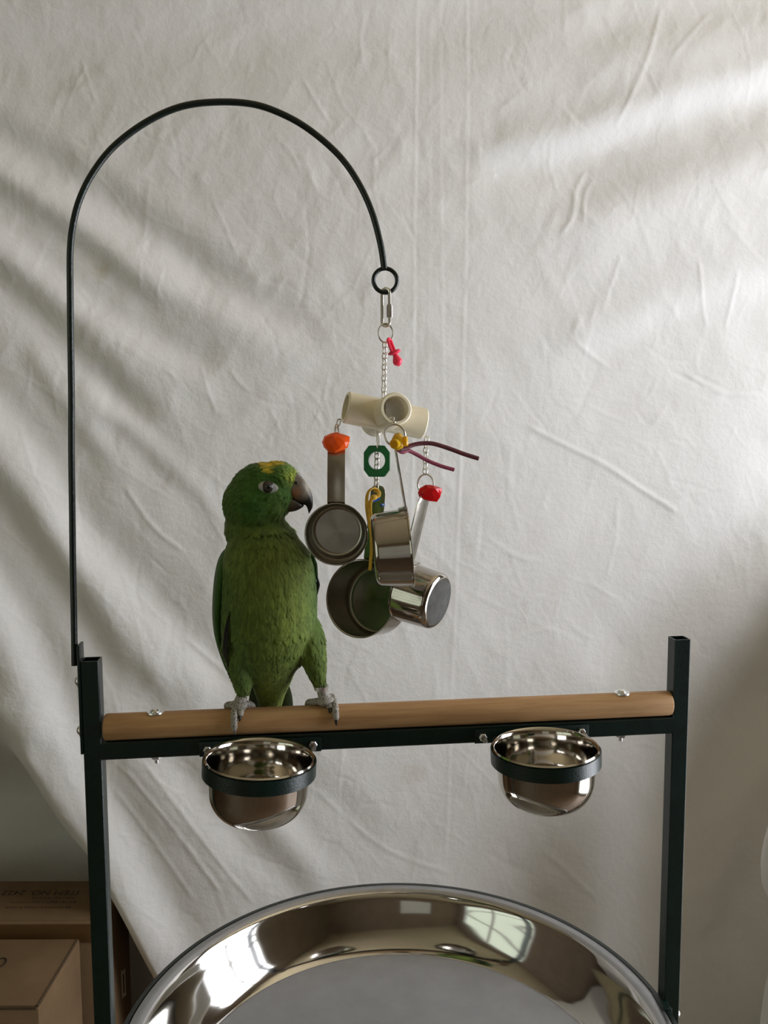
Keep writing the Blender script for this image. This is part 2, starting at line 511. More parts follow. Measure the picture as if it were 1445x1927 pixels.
    D -= .33 * sm((-t + 6) / np.interp(PY, [1150, 1620], [480, 130])) * sm((PY - 1190) / 450)
    # unseen forward bulge outside the picture, added to shade the lower right
    D += .46 * sm((PX - 1465) / 170) * sm((PY - 940) / 260)
    D += .08 * sm((PX - 1380) / 120) * sm((PY - 1480) / 200) * sm((2050 - PY) / 300)
    # ironed creases
    for pts, a in (([(786, -420), (784, 20), (777, 400), (774, 760), (768, 1200)], .0011), ([(812, -300), (806, 300), (803, 760)], .0005),
                   ([(830, -300), (826, 300), (830, 760), (824, 1150)], .0007), ([(880, -420), (877, 150), (872, 500), (860, 900), (846, 1300), (836, 1640)], .0011),
                   ([(-100, 640), (500, 668), (820, 684), (1080, 692), (1330, 700), (1960, 706)], .0007),
                   ([(400, 1395), (780, 1400), (1445, 1420)], .0004)):
        crease(pts, 2.3, a * .34, 60)
        crease([(x + 6, y) for x, y in pts], 2.6, -a * .22, 60)
    # sharp pulled creases
    for pts, w, a in (([(985, 800), (1060, 838), (1130, 872), (1200, 918), (1280, 968)], 5, .0030),
                      ([(1247, 10), (1215, 110), (1185, 180), (1150, 250)], 5, .0020), ([(1345, 15), (1290, 75), (1255, 120)], 4.5, .0014),
                      ([(1105, 318), (1082, 360), (1072, 410), (1045, 455)], 5, .0022), ([(1125, 325), (1098, 370), (1092, 430)], 4, .0016),
                      ([(1090, 590), (1075, 625), (1066, 632)], 5, .0016), ([(1068, 635), (1110, 670), (1150, 695)], 5, .0022),
                      ([(1310, 480), (1318, 560), (1330, 620)], 4, .0016), ([(1385, 500), (1375, 570), (1362, 625)], 4, .0016),
                      ([(1170, 470), (1145, 540), (1125, 600)], 4, .0012), ([(1285, 700), (1350, 738), (1440, 745)], 5, .0022),
                      ([(1265, 700), (1320, 725), (1350, 740)], 4, -.0018), ([(232, 908), (290, 991), (353, 1041)], 5, .0022),
                      ([(565, 140), (590, 190), (625, 245)], 4, .0012), ([(150, 100), (165, 150), (185, 205)], 4, .0010),
                      ([(395, 370), (420, 420), (450, 495)], 4, .0010), ([(285, 330), (275, 400), (264, 560)], 4, .0008),
                      ([(430, 690), (450, 720), (480, 745)], 5, .0016), ([(305, 690), (345, 722)], 5, .0016),
                      ([(230, 1440), (330, 1560), (420, 1680)], 5, .0022), ([(270, 1430), (400, 1600), (480, 1700)], 5, .0020),
                      ([(210, 1480), (300, 1600), (370, 1700)], 5, .0018), ([(345, 1195), (420, 1260), (470, 1310)], 5, .0020),
                      ([(900, 1000), (960, 1040), (1010, 1060)], 5, .0012), ([(905, 1240), (985, 1190), (1050, 1180)], 5, .0012),
                      ([(590, 1480), (720, 1590), (850, 1640)], 5, .0015), ([(1010, 1590), (1070, 1640), (1130, 1700)], 5, .0015)):
        crease(crom2(pts), w * .72, a * .62)
    # overall crumple of the cloth
    def ridged(wl, amp, ang, seed):
        nonlocal D
        g = np.random.RandomState(seed).uniform(-1, 1, (int(9000 / wl) + 4, int(9000 / wl) + 4)); c, s_ = math.cos(ang), math.sin(ang)
        u = (PX * c + PY * s_ + 4000) / wl; v = (-PX * s_ + PY * c + 4000) / (wl * 1.5)
        i, j = np.floor(u).astype(int), np.floor(v).astype(int); fu, fv = u - i, v - j
        fu, fv = fu * fu * (3 - 2 * fu), fv * fv * (3 - 2 * fv)
        n = (g[j, i] * (1 - fu) + g[j, i + 1] * fu) * (1 - fv) + (g[j + 1, i] * (1 - fu) + g[j + 1, i + 1] * fu) * fv
        D += amp * (1 - np.sqrt(n * n + .004))
    ridged(95, .0022, .9, 1); ridged(60, .0013, -.5, 2); ridged(34, .0007, .35, 3); ridged(19, .00028, 1.2, 4)
    rnd = random.Random(4)
    for k in range(1300):
        x, y = rnd.uniform(-100, 1560), rnd.uniform(-80, 1980)
        ang = rnd.gauss(math.radians(70), .7) if x > 600 else rnd.gauss(math.radians(48), .55)
        if rnd.random() < .2: ang = rnd.uniform(0, math.pi)
        l = rnd.uniform(25, 120) * (1 if rnd.random() < .8 else 1.8)
        kx = rnd.gauss(0, .18)
        pts = [(x, y), (x + l / 2 * math.cos(ang), y + l / 2 * math.sin(ang)), (x + l * math.cos(ang + kx), y + l * math.sin(ang + kx))]
        crease(pts, rnd.uniform(2.0, 4.0), rnd.choice((-1, 1, 1)) * rnd.uniform(.00012, .00052), 18)
    d = CF[:, None, None] + CR[:, None, None] * (PX - IW / 2) / FPX - CU[:, None, None] * (PY - IH / 2) / FPX
    P = CAM[:, None, None] + d * ((SHEET_Y - CAM[1]) / d[1])
    X, Y, Zc = P[0], P[1] - D, P[2]
    Zc = np.maximum(Zc, .012)
    ny, nx = X.shape
    verts = np.stack([X, Y, Zc], -1).reshape(-1, 3)
    idx = np.arange(ny * nx).reshape(ny, nx)
    Fq = np.stack([idx[:-1, :-1], idx[1:, :-1], idx[1:, 1:], idx[:-1, 1:]], -1).reshape(-1, 4)
    me = bpy.data.meshes.new('backdrop_sheet')
    me.vertices.add(len(verts)); me.vertices.foreach_set('co', verts.astype(np.float32).ravel())
    me.loops.add(Fq.size); me.loops.foreach_set('vertex_index', Fq.astype(np.int32).ravel())
    me.polygons.add(len(Fq)); me.polygons.foreach_set('loop_start', np.arange(0, Fq.size, 4, dtype=np.int32))
    me.polygons.foreach_set('loop_total', np.full(len(Fq), 4, dtype=np.int32))
    me.update(calc_edges=True); me.validate()
    return finish('backdrop_sheet', me, MAT['sheet'], None, True, 180)


tag(make_sheet(), 'white creased cotton sheet hung as a backdrop behind the bird stand', 'sheet')

# ------------------------------------------------------------------ cartons behind the left post
FH = unit((CF[0], CF[1], 0)); RH = np.array([FH[1], -FH[0], 0.0])      # cartons stand square to the room view


def carton(label, back_px, back_py, front_py, ztop, left_ext, seam_w):
    bR = atz(back_px, back_py, ztop); dep = None
    # depth from where the front edge falls
    a = atz(back_px, front_py, ztop); dep = float((bR - a) @ FH)
    c0 = bR - FH * dep                                                # front right top corner
    ctr = c0 + FH * dep / 2 - RH * left_ext / 2
    root = thing('cardboard_box', (ctr[0], ctr[1], 0), label, 'box')
    R = np.stack([RH, FH, np.array([0, 0, 1.0])], 1)
    MB().box((ctr[0], ctr[1], ztop / 2), (left_ext, dep, ztop), R, .003).build('carton_body', MAT['card'], root, True)
    return root, c0, dep, R, ctr


boxA, cA, dA, RA, ctrA = carton('taller brown cardboard box with printed lid against the sheet', 240, 1657, 1735, .530, .52, 0)
lid = MB().box((cA + FH * dA * .5 - RH * .26 + np.array([0, 0, .0015])), (.516, dA - .012, .003), RA, .001).build('lid_flap', MAT['card'], boxA, True)
MB().box(cA - RH * .26 - FH * .001 + np.array([0, 0, -.022]), (.516, .003, .036), RA).build('tape', simple('brown_tape', (.10, .052, .018), .35), boxA, False)


def text_mesh(s, size, origin, xdir, ydir, parent, mat, name='printing'):
    c = bpy.data.curves.new('t', 'FONT'); c.body = s; c.size = size; c.align_x = 'LEFT'
    o = bpy.data.objects.new('t', c); col.objects.link(o)
    dg = bpy.context.evaluated_depsgraph_get(); me = bpy.data.meshes.new_from_object(o.evaluated_get(dg))
    bpy.data.objects.remove(o); bpy.data.curves.remove(c)
    off = np.array(wloc(parent)); n = np.cross(xdir, ydir)
    for v in me.vertices:
        p = origin + xdir * v.co.x + ydir * v.co.y + n * .0004 - off; v.co = tuple(p)
    me.name = name
    return finish(name, me, mat, parent, False)


zlid = cA[2] + .003
text_mesh('ITEM NO. 2422', .0245, atz(152, 1676, zlid), -RH, -FH, boxA, MAT['ink'])
# unreadable small print below it, as short ink dashes
mbp = MB(); rnd = random.Random(9)
for (py, x0, x1) in ((1691, 60, 143), (1699, 20, 138), (1709, 10, 128)):
    x = x0
    while x < x1:
        w = rnd.uniform(2, 6); a = atz(x, py, zlid + .0004); b = atz(x + w, py, zlid + .0004)
        h = rnd.uniform(.003, .0075)
        mbp.add([a, b, b + FH * h, a + FH * h], [(0, 1, 2, 3)]); x += w + rnd.uniform(1.5, 4)
mbp.build('small_print', simple('faded_ink', (.07, .042, .02), .8), boxA, False)
# the lid's edge crease and the white sticker on its right side
_d = ray(229, 1850); sR = CAM + _d * (((cA - CAM) @ RH) / (_d @ RH)) + RH * .001
mb = MB()
for k in (0, 1):
    mb.box(sR + FH * (.018 * k) + np.array([0, 0, -.012 * k]), (.0015, .004, .055), RA)
mb.box(sR + FH * .009 + np.array([0, 0, .018]), (.0015, .02, .004), RA); mb.box(sR + FH * .009 + np.array([0, 0, -.032]), (.0015, .02, .004), RA)
mb.build('sticker', MAT['label'], boxA, False)

boxB, cB, dB, RB, ctrB = carton('plain brown cardboard box standing in front of the printed box', 150, 1767, 1897, .508, .45, 0)
MB().box(cB + FH * dB * .5 - RH * .225 + np.array([0, 0, .0012]), (.444, dB - .008, .0024), RB, .001).build('lid_flap', MAT['card'], boxB, True)
mb = MB()
mb.tube([cB + FH * .004 + np.array([-.004, 0, .001]), cB + FH * (dB - .004) + np.array([-.004, 0, .001])], .0022, 6)
mb.tube([cB - RH * .004 + np.array([0, 0, .0]), cB - RH * .44 + np.array([0, 0, .0])], .0022, 6)
mb.build('edge_seam', simple('dark_seam', (.06, .035, .015), .9), boxB, True)
rc = atz(0, 1812, .5109)
MB().tube([rc + .014 * (math.cos(a) * RH * .7 + math.sin(a) * FH) for a in np.linspace(0, 2 * math.pi, 28, endpoint=False)], .0013, 6, closed=True).build('ring_mark', MAT['ink'], boxB, True)

# white cloth bundle at the right, mostly outside the picture
def cloth_bundle():
    yb_ = .42; top = at(1496, 1512, yb_); cx = at(1503, 1650, yb_)[0]; s = pxs(at(1497, 1650, yb_)); rings = []
    n = 40
    for py, r in ((1500, 4), (1512, 22), (1540, 50), (1580, 62), (1640, 68), (1675, 66), (1710, 40), (1760, 30), (1850, 44), (1930, 52), (2100, 60), (2600, 70)):
        z = max(at(1497, py, yb_)[2], .004); ring = []
        for k in range(n):
            q = 2 * math.pi * k / n; w = 1 + .10 * math.sin(5 * q + z * 6) + .06 * math.sin(9 * q - z * 17)
            ring.append(np.array([cx + r * s * w * math.cos(q), yb_ + r * s * w * math.sin(q), z]))
        rings.append(ring)
        if z <= .005: break
    o = fix_normals(MB().loft(rings).build('cloth_bundle', MAT['sheet'], None, True, 180))
    m = o.modifiers.new('s', 'SUBSURF'); m.levels = 2; m.render_levels = 2
    return tag(o, 'bundle of white cloth standing beside the post without a hook', 'cloth')


cloth_bundle()

# ------------------------------------------------------------------ the stand
T = .01905; HT = T / 2; L2 = .32795; PR = .01425; PZ = Z0 + .01543 - .0011
stand = thing('bird_stand', (0, 0, 0), 'dark green metal parrot stand with wooden perch and curved toy hook', 'bird stand')


def square_tube(p0, p1, w, xdir, wall=.0016):
    p0, p1 = np.array(p0, float), np.array(p1, float); ax = unit(p1 - p0)
    x = np.array(xdir, float); y = np.cross(ax, x); h = w / 2; b = .0012; mb = MB()

    def ring(hw, bb):
        pts = []
        for sx, sy in ((1, -1), (1, 1), (-1, 1), (-1, -1)):
            if (sx, sy) in ((1, 1), (-1, -1)): c = [(hw, (hw - bb)), ((hw - bb), hw)]
            else: c = [((hw - bb), hw), (hw, (hw - bb))]
            pts += [(sx * a, sy * q) for a, q in c]
        return pts
    o, i = ring(h, b), ring(h - wall, b * .6)
    P = lambda r, c: [c + x * a + y * q for a, q in r]
    return mb.loft([P(i, p0), P(o, p0), P(o, p1), P(i, p1), P(i, p0)], True, (False, False))


ZTL, ZTR = Z0 + .0892, Z0 + .091
fix_normals(square_tube((-L2, 0, .03), (-L2, 0, ZTL), T, (1, 0, 0)).build('post', MAT['green'], stand))
fix_normals(square_tube((L2, 0, .03), (L2, 0, ZTR), T, (1, 0, 0)).build('post', MAT['green'], stand))
fix_normals(square_tube((-L2 + HT - .001, 0, Z0 - HT), (L2 - HT + .001, 0, Z0 - HT), T, (0, 1, 0)).build('crossbar', MAT['green'], stand))
for s in (-1, 1):
    fix_normals(square_tube((s * L2, -.27, .018), (s * L2, .27, .018), .025, (1, 0, 0)).build('foot_bar', MAT['green'], stand))
fix_normals(square_tube((-L2 + HT, 0, .16), (L2 - HT, 0, .16), T, (0, 1, 0)).build('lower_bar', MAT['green'], stand))

# perch: a turned dowel with softened ends
x0, x1 = -.3165, .3185
prof = [(0, x0), (PR - .002, x0), (PR - .0006, x0 + .0008), (PR, x0 + .003)]
prof += [(PR, x0 + (x1 - x0) * k / 12) for k in range(1, 12)]
prof += [(PR, x1 - .003), (PR - .0006, x1 - .0008), (PR - .002, x1), (0, x1)]
perch = fix_normals(MB().lathe(prof, (0, 0, PZ), (1, 0, 0), 40).build('perch', MAT['wood'], stand))
tag(perch, 'bare wooden dowel perch')


def hexnut(mb, c, ax, r, h, n=6):
    return mb.lathe([(0, 0), (r, 0), (r, h * .8), (r * .85, h), (0, h)], c, ax, n)


for px, yb in ((292, 1336), (1170, 1302)):
    P = at(px, yb, 0.0); x = P[0]; top = PZ + PR
    b = MB().lathe([(0, .0042), (.0032, .0036), (.0052, .0015), (.0056, 0), (.0056, -.001)], (x, 0, top), (0, 0, 1), 20).build('perch_bolt', MAT['zinc'], stand)
    MB().lathe([(.003, .0004), (.0088, .0010), (.0092, -.0006), (.003, -.0012)], (x, 0, top), (.0, 0, 1), 24).build('washer', MAT['zinc'], b)
    mb = MB().lathe([(0, 0), (.0022, 0), (.0022, -.009), (0, -.009)], (x, 0, Z0 - T), (0, 0, 1), 12)
    hexnut(mb, (x, 0, Z0 - T), (0, 0, -1), .0056, .0046)
    mb.build('nut', MAT['zinc'], b)

# --- curved toy hook: rod, mounting plate, bolts and end ring
pathpx = [(140.5, 1252), (139, 1150), (137, 1050), (136, 960), (134.5, 850), (134.5, 750), (133, 640), (132, 550), (132, 475), (137, 425), (150, 375), (175, 325),
          (215, 275), (275, 230), (340, 201), (410, 192), (480, 197), (540, 219), (590, 250), (640, 295), (675, 345), (700, 400), (716, 460), (723, 506)]
HP = [at(x, y, -.001) for x, y in pathpx]
hook = MB().tube(crom(HP, 6), .0034, 14).build('toy_hook', MAT['darkrod'], stand)
rc = at(725, 528, -.001); rs = pxs(rc)
MB().tube([rc + 22.3 * rs * (math.cos(a) * np.array([1, 0, 0]) + math.sin(a) * np.array([0, 0, 1])) for a in np.linspace(0, 2 * math.pi, 48, endpoint=False)],
          .0023, 10, closed=True).build('hook_ring', MAT['darkrod'], hook)
xp = -L2 - HT
pl = MB().box((xp - .0014, 0, Z0 + .0475), (.003, .020, .118), None, .0008).build('mounting_plate', MAT['green'], hook)
for py in (1281, 1374):
    zb = at(143, py, 0)[2]
    MB().lathe([(0, .0050), (.003, .0046), (.0052, .0026), (.0060, 0), (.0060, -.001)], (xp - .003, 0, zb), (-1, 0, 0), 20).build('hook_bolt', MAT['zinc'], hook)
    MB().lathe([(0, .0018), (.0078, .0014), (.0078, -.0006)], (xp - .0028, 0, zb), (-1, 0, 0), 20).build('washer', MAT['zinc'], hook)

# --- food bowl rings and bowls
BR = .0535


def bowl_set(cpx, cpy, boltpx, tilt, label, lean):
    yb = -HT - .004 - BR - .006
    c = at(cpx, cpy, yb)
    Rt = np.array(Matrix.Rotation(tilt, 3, 'Y') @ Matrix.Rotation(lean, 3, 'X'))
    up = Rt @ np.array([0, 0, 1.0])
    # ring holder of the stand
    bh = .0145
    ri, ro = BR + .0015, BR + .0040
    ring = MB().lathe([(ri, -bh - .0022), (ro, -bh - .0022), (ro, -.0022), (ri, -.0022)], c, up, 72, closed_prof=True).build('bowl_ring', MAT['green'], stand)
    fix_normals(ring)
    bx = [at(px, py, -HT)[0] for px, py in boltpx]; bz = [at(px, py, -HT)[2] for px, py in boltpx]
    cx = sum(bx) / 2
    mp = MB()
    w = abs(bx[1] - bx[0]) / 2 + .009
    mp.box((cx, -HT - .0013, sum(bz) / 2), (2 * w, .0026, .0165), None, .0008)
    mp.box((c[0], (c[1] + BR - HT) / 2 + .0015, sum(bz) / 2 - .002), (.022, abs(-HT - (c[1] + BR)) + .006, .0125), None, .0008)
    mp.build('bracket_plate', MAT['green'], ring)
    for q in range(2):
        mb = MB().lathe([(0, .0150), (.0022, .0146), (.0026, .0138), (.0026, 0)], (bx[q], -HT - .0026, bz[q]), (0, -1, 0), 14)
        hexnut(mb, (bx[q], -HT - .0026, bz[q]), (0, -1, 0), .0046, .0036)
        mb.build('bowl_bolt', MAT['zinc'], ring)
    # the bowl itself
    root = thing('food_bowl', c, label, 'bowl')
    H = .0640; R = BR; t = .0008
    out = [(R + .0022, 0), (R + .0028, -.0008), (R + .0022, -.0016), (R + .0004, -.0016), (R - .0002, -.004), (R - .0018, -.016), (R - .0030, -.032)]
    for k in range(1, 11):
        a = k / 10 * math.pi / 2; out.append(((R - .0030) - .027 * (1 - math.cos(a)), -.032 - (H - .032) * math.sin(a)))
    out += [(R * .30, -H), (0, -H + .0006)]
    inn = [(max(r - t, 0), h + (t if h < -.05 else 0)) for r, h in out[4:]]
    prof_out = out; prof_in = [(R + .0016, .0008), (R + .0004, .0002)] + inn
    fix_normals(MB().lathe(list(reversed(prof_in)) + prof_out, c, up, 96).build('bowl_body', MAT['steel'], root, True, 50))
    return root


bowl_set(489, 1425, ((391, 1409), (589, 1399)), .055, 'polished steel food bowl in the green ring below the parrot', .0)
bowl_set(1026, 1404, ((907, 1385), (1092, 1375)), -.030, 'polished steel food bowl in the ring nearest the post without a hook', .0)

# --- tray hoop on the stand, and the steel tray that lies in it
TC = np.array([0.0, -.0205, Z0 - .35]); TR = .3125
hoop = fix_normals(MB().lathe([(TR - .006, -.014), (TR + .0062, -.014), (TR + .0062, .0016), (TR + .0004, .0022), (TR + .0004, -.012), (TR - .006, -.012)], TC, (0, 0, 1), 128, closed_prof=True).build('tray_hoop', MAT['darkrod'], stand))
for s in (-1, 1):
    mb = MB(); mb.box((s * (L2 - HT - .003), -.010, TC[2] - .006), (.012, .03, .02), None, .001)
    mb.build('tray_bracket', MAT['green'], hoop)
    MB().lathe([(0, .005), (.003, .0046), (.0052, .0026), (.0058, 0)], (s * (L2 + HT), 0, at(1278, 1906, 0)[2]), (s, 0, 0), 18).build('tray_bolt', MAT['zinc'], hoop)
tray = thing('round_tray', (TC[0], TC[1], TC[2] - .07), 'large round polished steel tray held between the stand posts', 'tray')
pr = [(TR - .0008, -.002), (TR - .0004, .0016), (TR - .002, .0028), (TR - .009, .0026), (TR - .0115, .0014), (TR - .0145, -.0005)]
lip = list(pr)
wall_ = [(TR - .0145, -.0005), (TR - .017, -.003), (TR - .021, -.010), (TR - .029, -.028), (TR - .041, -.050), (TR - .050, -.062), (TR - .0562, -.0682), (TR - .0585, -.0700)]
fix_normals(MB().lathe(lip, TC, (0, 0, 1), 160).build('rolled_rim', MAT['tray_brushed'], tray, True, 60))
fix_normals(MB().lathe(crom_prof := [(p[0], p[1]) for p in crom([(a, b, 0) for a, b in wall_], 4)], TC, (0, 0, 1), 160).build('sloping_wall', MAT['tray_steel'], tray, True, 60))
fix_normals(MB().lathe([(TR - .0585, -.0700), (TR - .0600, -.0692), (TR - .062, -.0700), (.12, -.0704), (0, -.0704)], TC, (0, 0, 1), 128).build('flat_bottom', MAT['tray_brushed'], tray, True, 60))

# ------------------------------------------------------------------ the hanging toy
EX, EY, EZ = np.array([1.0, 0, 0]), np.array([0, 1.0, 0]), np.array([0, 0, 1.0])
toy = thing('hanging_bird_toy', at(724, 552, -.001), 'hanging bird toy of cream pipe cross with nickel chains and rings', 'bird toy')


def stadium(c, up, side, ln, w, r, n=8, seg=8):
    """closed link: ln overall length, w overall width, wire radius r"""
    up, side = unit(up), unit(side - up * 0); h = ln / 2 - w / 2; a = w / 2 - r; P = []
    for k in range(seg + 1):
        q = math.pi * k / seg; P.append(c + up * (h + a * math.sin(q)) + side * a * math.cos(q))
    for k in range(seg + 1):
        q = math.pi + math.pi * k / seg; P.append(c + up * (-h + a * math.sin(q)) + side * a * math.cos(q))
    return MB().tube(P, r, n, closed=True)


def chain(pts, pitch, ln, w, r, parent, phase=0):
    P = crom(pts, 12); acc = [0]
    for a, b in zip(P[:-1], P[1:]): acc.append(acc[-1] + np.linalg.norm(b - a))
    n = max(1, int(round(acc[-1] / pitch)))
    for k in range(n):
        s = (k + .5) * acc[-1] / n; i = min(max(np.searchsorted(acc, s) - 1, 0), len(P) - 2)
        c = P[i] + (P[i + 1] - P[i]) * (s - acc[i]) / max(acc[i + 1] - acc[i], 1e-9)
        t = unit(P[i + 1] - P[i]); ang = math.radians(34) if (k + phase) % 2 == 0 else math.radians(-30)
        s0 = unit(EX - t * (EX @ t)); s1 = np.cross(t, s0); side = s0 * math.cos(ang) + s1 * math.sin(ang)
        stadium(c, t, side, ln, w, r).build('chain_link', MAT['chrome'], parent)


def wire_ring(c, rx, rz, nrm, r, parent, name='wire_ring', mat=None):
    nrm = unit(nrm); a = unit(EZ - nrm * (EZ @ nrm)); b = np.cross(nrm, a)
    return MB().tube([np.array(c) + rx * math.cos(q) * b + rz * math.sin(q) * a for q in np.linspace(0, 2 * math.pi, 40, endpoint=False)], r, 8, closed=True).build(name, mat or MAT['chrome'], parent)


S = pxs(at(724, 700, 0))
# quick link
c = at(726, 578.5, -.001)
side = unit(np.array([.93, -.36, 0]))
P = []; h = 27 * S; a = 7.3 * S
for k in range(9): q = math.pi * k / 8; P.append(c + EZ * (h + a * math.sin(q)) + side * a * math.cos(q))
for k in range(9): q = math.pi + math.pi * k / 8; P.append(c + EZ * (-h + a * math.sin(q)) + side * a * math.cos(q))
ql = MB().tube(P, .0017, 10, closed=True).build('quick_link', MAT['chrome'], toy)
hexnut(MB(), c + side * a + EZ * (-19 * S), (0, 0, 1), .0033, 24 * S).build('screw_sleeve', MAT['zinc'], ql, True, 25)
# key ring below
wire_ring(at(725.5, 627, -.001), 14.5 * S, 17.5 * S, (.25, -1, 0), .0009, toy)
chain([at(724, 644, 0), at(723, 690, 0), at(722, 742, 0), at(721, 778, 0), at(720, 800, 0)], 10.6 * S, 14.5 * S, 10.5 * S, .00085, toy)

# pipe cross
Ac = at(724.5, 782, 0.0)
A = unit((.965, .13, -.20)); Fv = np.array([.155, -.97, .16]); Fv = unit(Fv - A * (A @ Fv))
RO, RI, HL = 30 * S, 23.5 * S, 78 * S


def pipe_cross():
    objs = []
    def cyl(ax, r, h, nm):
        mb = MB().lathe([(0, -h), (r - .0012, -h), (r, -h + .0012), (r, h - .0012), (r - .0012, h), (0, h)], Ac, ax, 48)
        bm = bmesh.new(); me = bpy.data.meshes.new(nm); me.from_pydata(mb.v, [], mb.f); bm.from_mesh(me)
        bmesh.ops.remove_doubles(bm, verts=bm.verts[:], dist=1e-6); bmesh.ops.recalc_face_normals(bm, faces=bm.faces[:])
        bm.to_mesh(me); bm.free(); o = bpy.data.objects.new(nm, me); col.objects.link(o); objs.append(o); return o
    a = cyl(A, RO, HL, 'oa'); b = cyl(Fv, RO, HL * .93, 'ob'); c2 = cyl(A, RI, HL + .01, 'ia'); d = cyl(Fv, RI, HL + .01, 'ib')
    for o, op in ((b, 'UNION'), (c2, 'DIFFERENCE'), (d, 'DIFFERENCE')):
        m = a.modifiers.new(o.name, 'BOOLEAN'); m.operation = op; m.object = o; m.solver = 'EXACT'
    dg = bpy.context.evaluated_depsgraph_get(); me = bpy.data.meshes.new_from_object(a.evaluated_get(dg))
    for o in objs: bpy.data.objects.remove(o)
    off = wloc(toy)
    for v in me.vertices: v.co -= off
    me.materials.clear()
    return finish('pipe_cross', me, MAT['pvc'], toy, True, 40)


pc = pipe_cross()
tag(pc, 'cream plastic four-way pipe fitting')

# rings and chains below the cross
lend = at(640, 795, -.012)
stadium(at(637, 795, -.013), unit(EZ + .25 * EX), EX, 16 * S, 9 * S, .0009).build('chain_link', MAT['chrome'], toy)
wire_ring(at(633.5, 816, -.014), 7.0 * S, 17 * S, (.9, -.5, 0), .0011, toy)
fr = at(743, 819, -.058)
s2 = pxs(fr)
wire_ring(fr, 20 * s2, 21 * s2, (.15, -1, .25), .0011, toy)
stadium(at(739, 796, -.050), unit(np.array([.3, -.8, .3])), EX, 13 * S, 9 * S, .0009).build('chain_link', MAT['chrome'], toy)
stadium(at(737, 789, -.042), unit(np.array([.6, -.5, .2])), EZ, 13 * S, 9 * S, .0009).build('chain_link', MAT['chrome'], toy)
wire_ring(at(712, 832, -.004), 6.0 * S, 18 * S, (.95, -.45, 0), .0012, toy)
chain([at(714, 806, 0), at(712, 822, 0)], 11 * S, 14 * S, 10 * S, .00085, toy)
chain([at(709, 843, .001), at(709, 870, .002), at(708, 890, .004), at(708, 922, .010)], 11 * S, 15 * S, 10.5 * S, .00085, toy, 1)
chain([at(803, 822, .003), at(801, 850, .003), at(800, 892, .003)], 10.6 * S, 14.5 * S, 10.5 * S, .00085, toy)
wire_ring(at(801, 911, .002), 15.5 * S, 19 * S, (-.35, -1, 0), .0010, toy)


def nugget(name, label, cat, c, r, mat, seed, R=None, group=None):
    bm = bmesh.new(); bmesh.ops.create_icosphere(bm, subdivisions=2, radius=1); rnd = random.Random(seed)
    for v in bm.verts:
        n = mnoise.noise(v.co * 1.5 + Vector((seed * 3.1, 1, 2))) * .30 + rnd.uniform(-.09, .09)
        v.co *= 1 + n
    me = bpy.data.meshes.new(name); bm.to_mesh(me); bm.free()
    R = np.eye(3) if R is None else R
    for v in me.vertices: v.co = tuple(R @ (np.array(v.co) * np.array(r)))
    o = finish(name, me, mat, None, False); o.location = tuple(float(q) for q in c)
    return tag(o, label, cat, group)


nugget('plastic_bead', 'orange translucent nugget bead above the short cup by the parrot', 'bead', at(633, 832, -.020), (24.5 * S, 14 * S, 20 * S), MAT['orange'], 3)
nugget('plastic_bead', 'red translucent nugget bead on the ring of the cup showing its base', 'bead', at(810, 927, -.003), (22.5 * S, 14 * S, 17 * S), MAT['red'], 8)

# yellow bead: three knobs round a middle
yb = MB(); yc = at(749, 832, -.066)
sy = pxs(yc)
kd = [unit(np.array([-.55, -.80, -.22])), unit(np.array([.85, -.25, .1])), unit(np.array([.1, .75, .5]))]
yb.ellipsoid(yc, (13 * sy, 13 * sy, 15 * sy))
for d in kd:
    yb.tube([yc, yc + d * 9 * sy, yc + d * 17 * sy, yc + d * 18.5 * sy], [8 * sy, 9.5 * sy, 9.5 * sy, 8 * sy], 18)
tag(yb.build('plastic_bead', MAT['yellow'], None, True, 40), 'yellow translucent knobbed bead on the front ring of the pipe cross', 'bead')

# green octagonal ring
gc = at(709.5, 868, -.004); gN = unit(np.array([-.22, -1, .06])); gU = unit(EZ - gN * (EZ @ gN)); gS = np.cross(gU, gN)
if gS @ EX < 0: gS = -gS
go = []
hw, hh, cut = 24.5 * S, 29.5 * S, 13 * S
for sx, sz in (((1, 1)), ((1, -1)), ((-1, -1)), ((-1, 1))):
    a1, a2 = (sx * (hw - cut * .75), sz * hh), (sx * hw, sz * (hh - cut))
    go += [a1, a2] if sx * sz > 0 else [a2, a1]
n = 64; outer = []; inner = []
for k in range(n):
    q = 2 * math.pi * k / n; dx, dz = math.cos(q), math.sin(q); best = 9
    for (xa, za), (xb, zb) in zip(go, go[1:] + go[:1]):
        den = dx * (zb - za) - dz * (xb - xa)
        if abs(den) < 1e-12: continue
        tt = (xa * (zb - za) - za * (xb - xa)) / den; uu = (xa * dz - za * dx) / den
        if tt > 0 and -1e-6 <= uu <= 1 + 1e-6: best = min(best, tt)
    outer.append((dx * best, dz * best)); inner.append((dx * 15.8 * S, dz * 17.0 * S + 1.2 * S))
th = .0042
pt = lambda p, d: gc + gS * p[0] + gU * p[1] + gN * d
rings = [[pt(p, th) for p in outer], [pt((p[0] * .98, p[1] * .98), th) for p in outer], [pt(p, th) for p in inner], [pt(p, -th) for p in inner], [pt(p, -th) for p in outer]]
gb = thing('plastic_ring', gc, 'flat green octagonal plastic ring round the middle chain', 'toy ring')
fix_normals(MB().loft([[pt(p, -th) for p in outer], [pt(p, th) for p in outer], [pt(p, th) for p in inner]], True, (False, False)).build('face', MAT['greenbead'], gb, True, 30))
fix_normals(MB().loft([[pt(p, th) for p in inner], [pt(p, -th) for p in inner], [pt(p, -th) for p in outer]], True, (False, False)).build('bore', MAT['greenrim'], gb, True, 30))

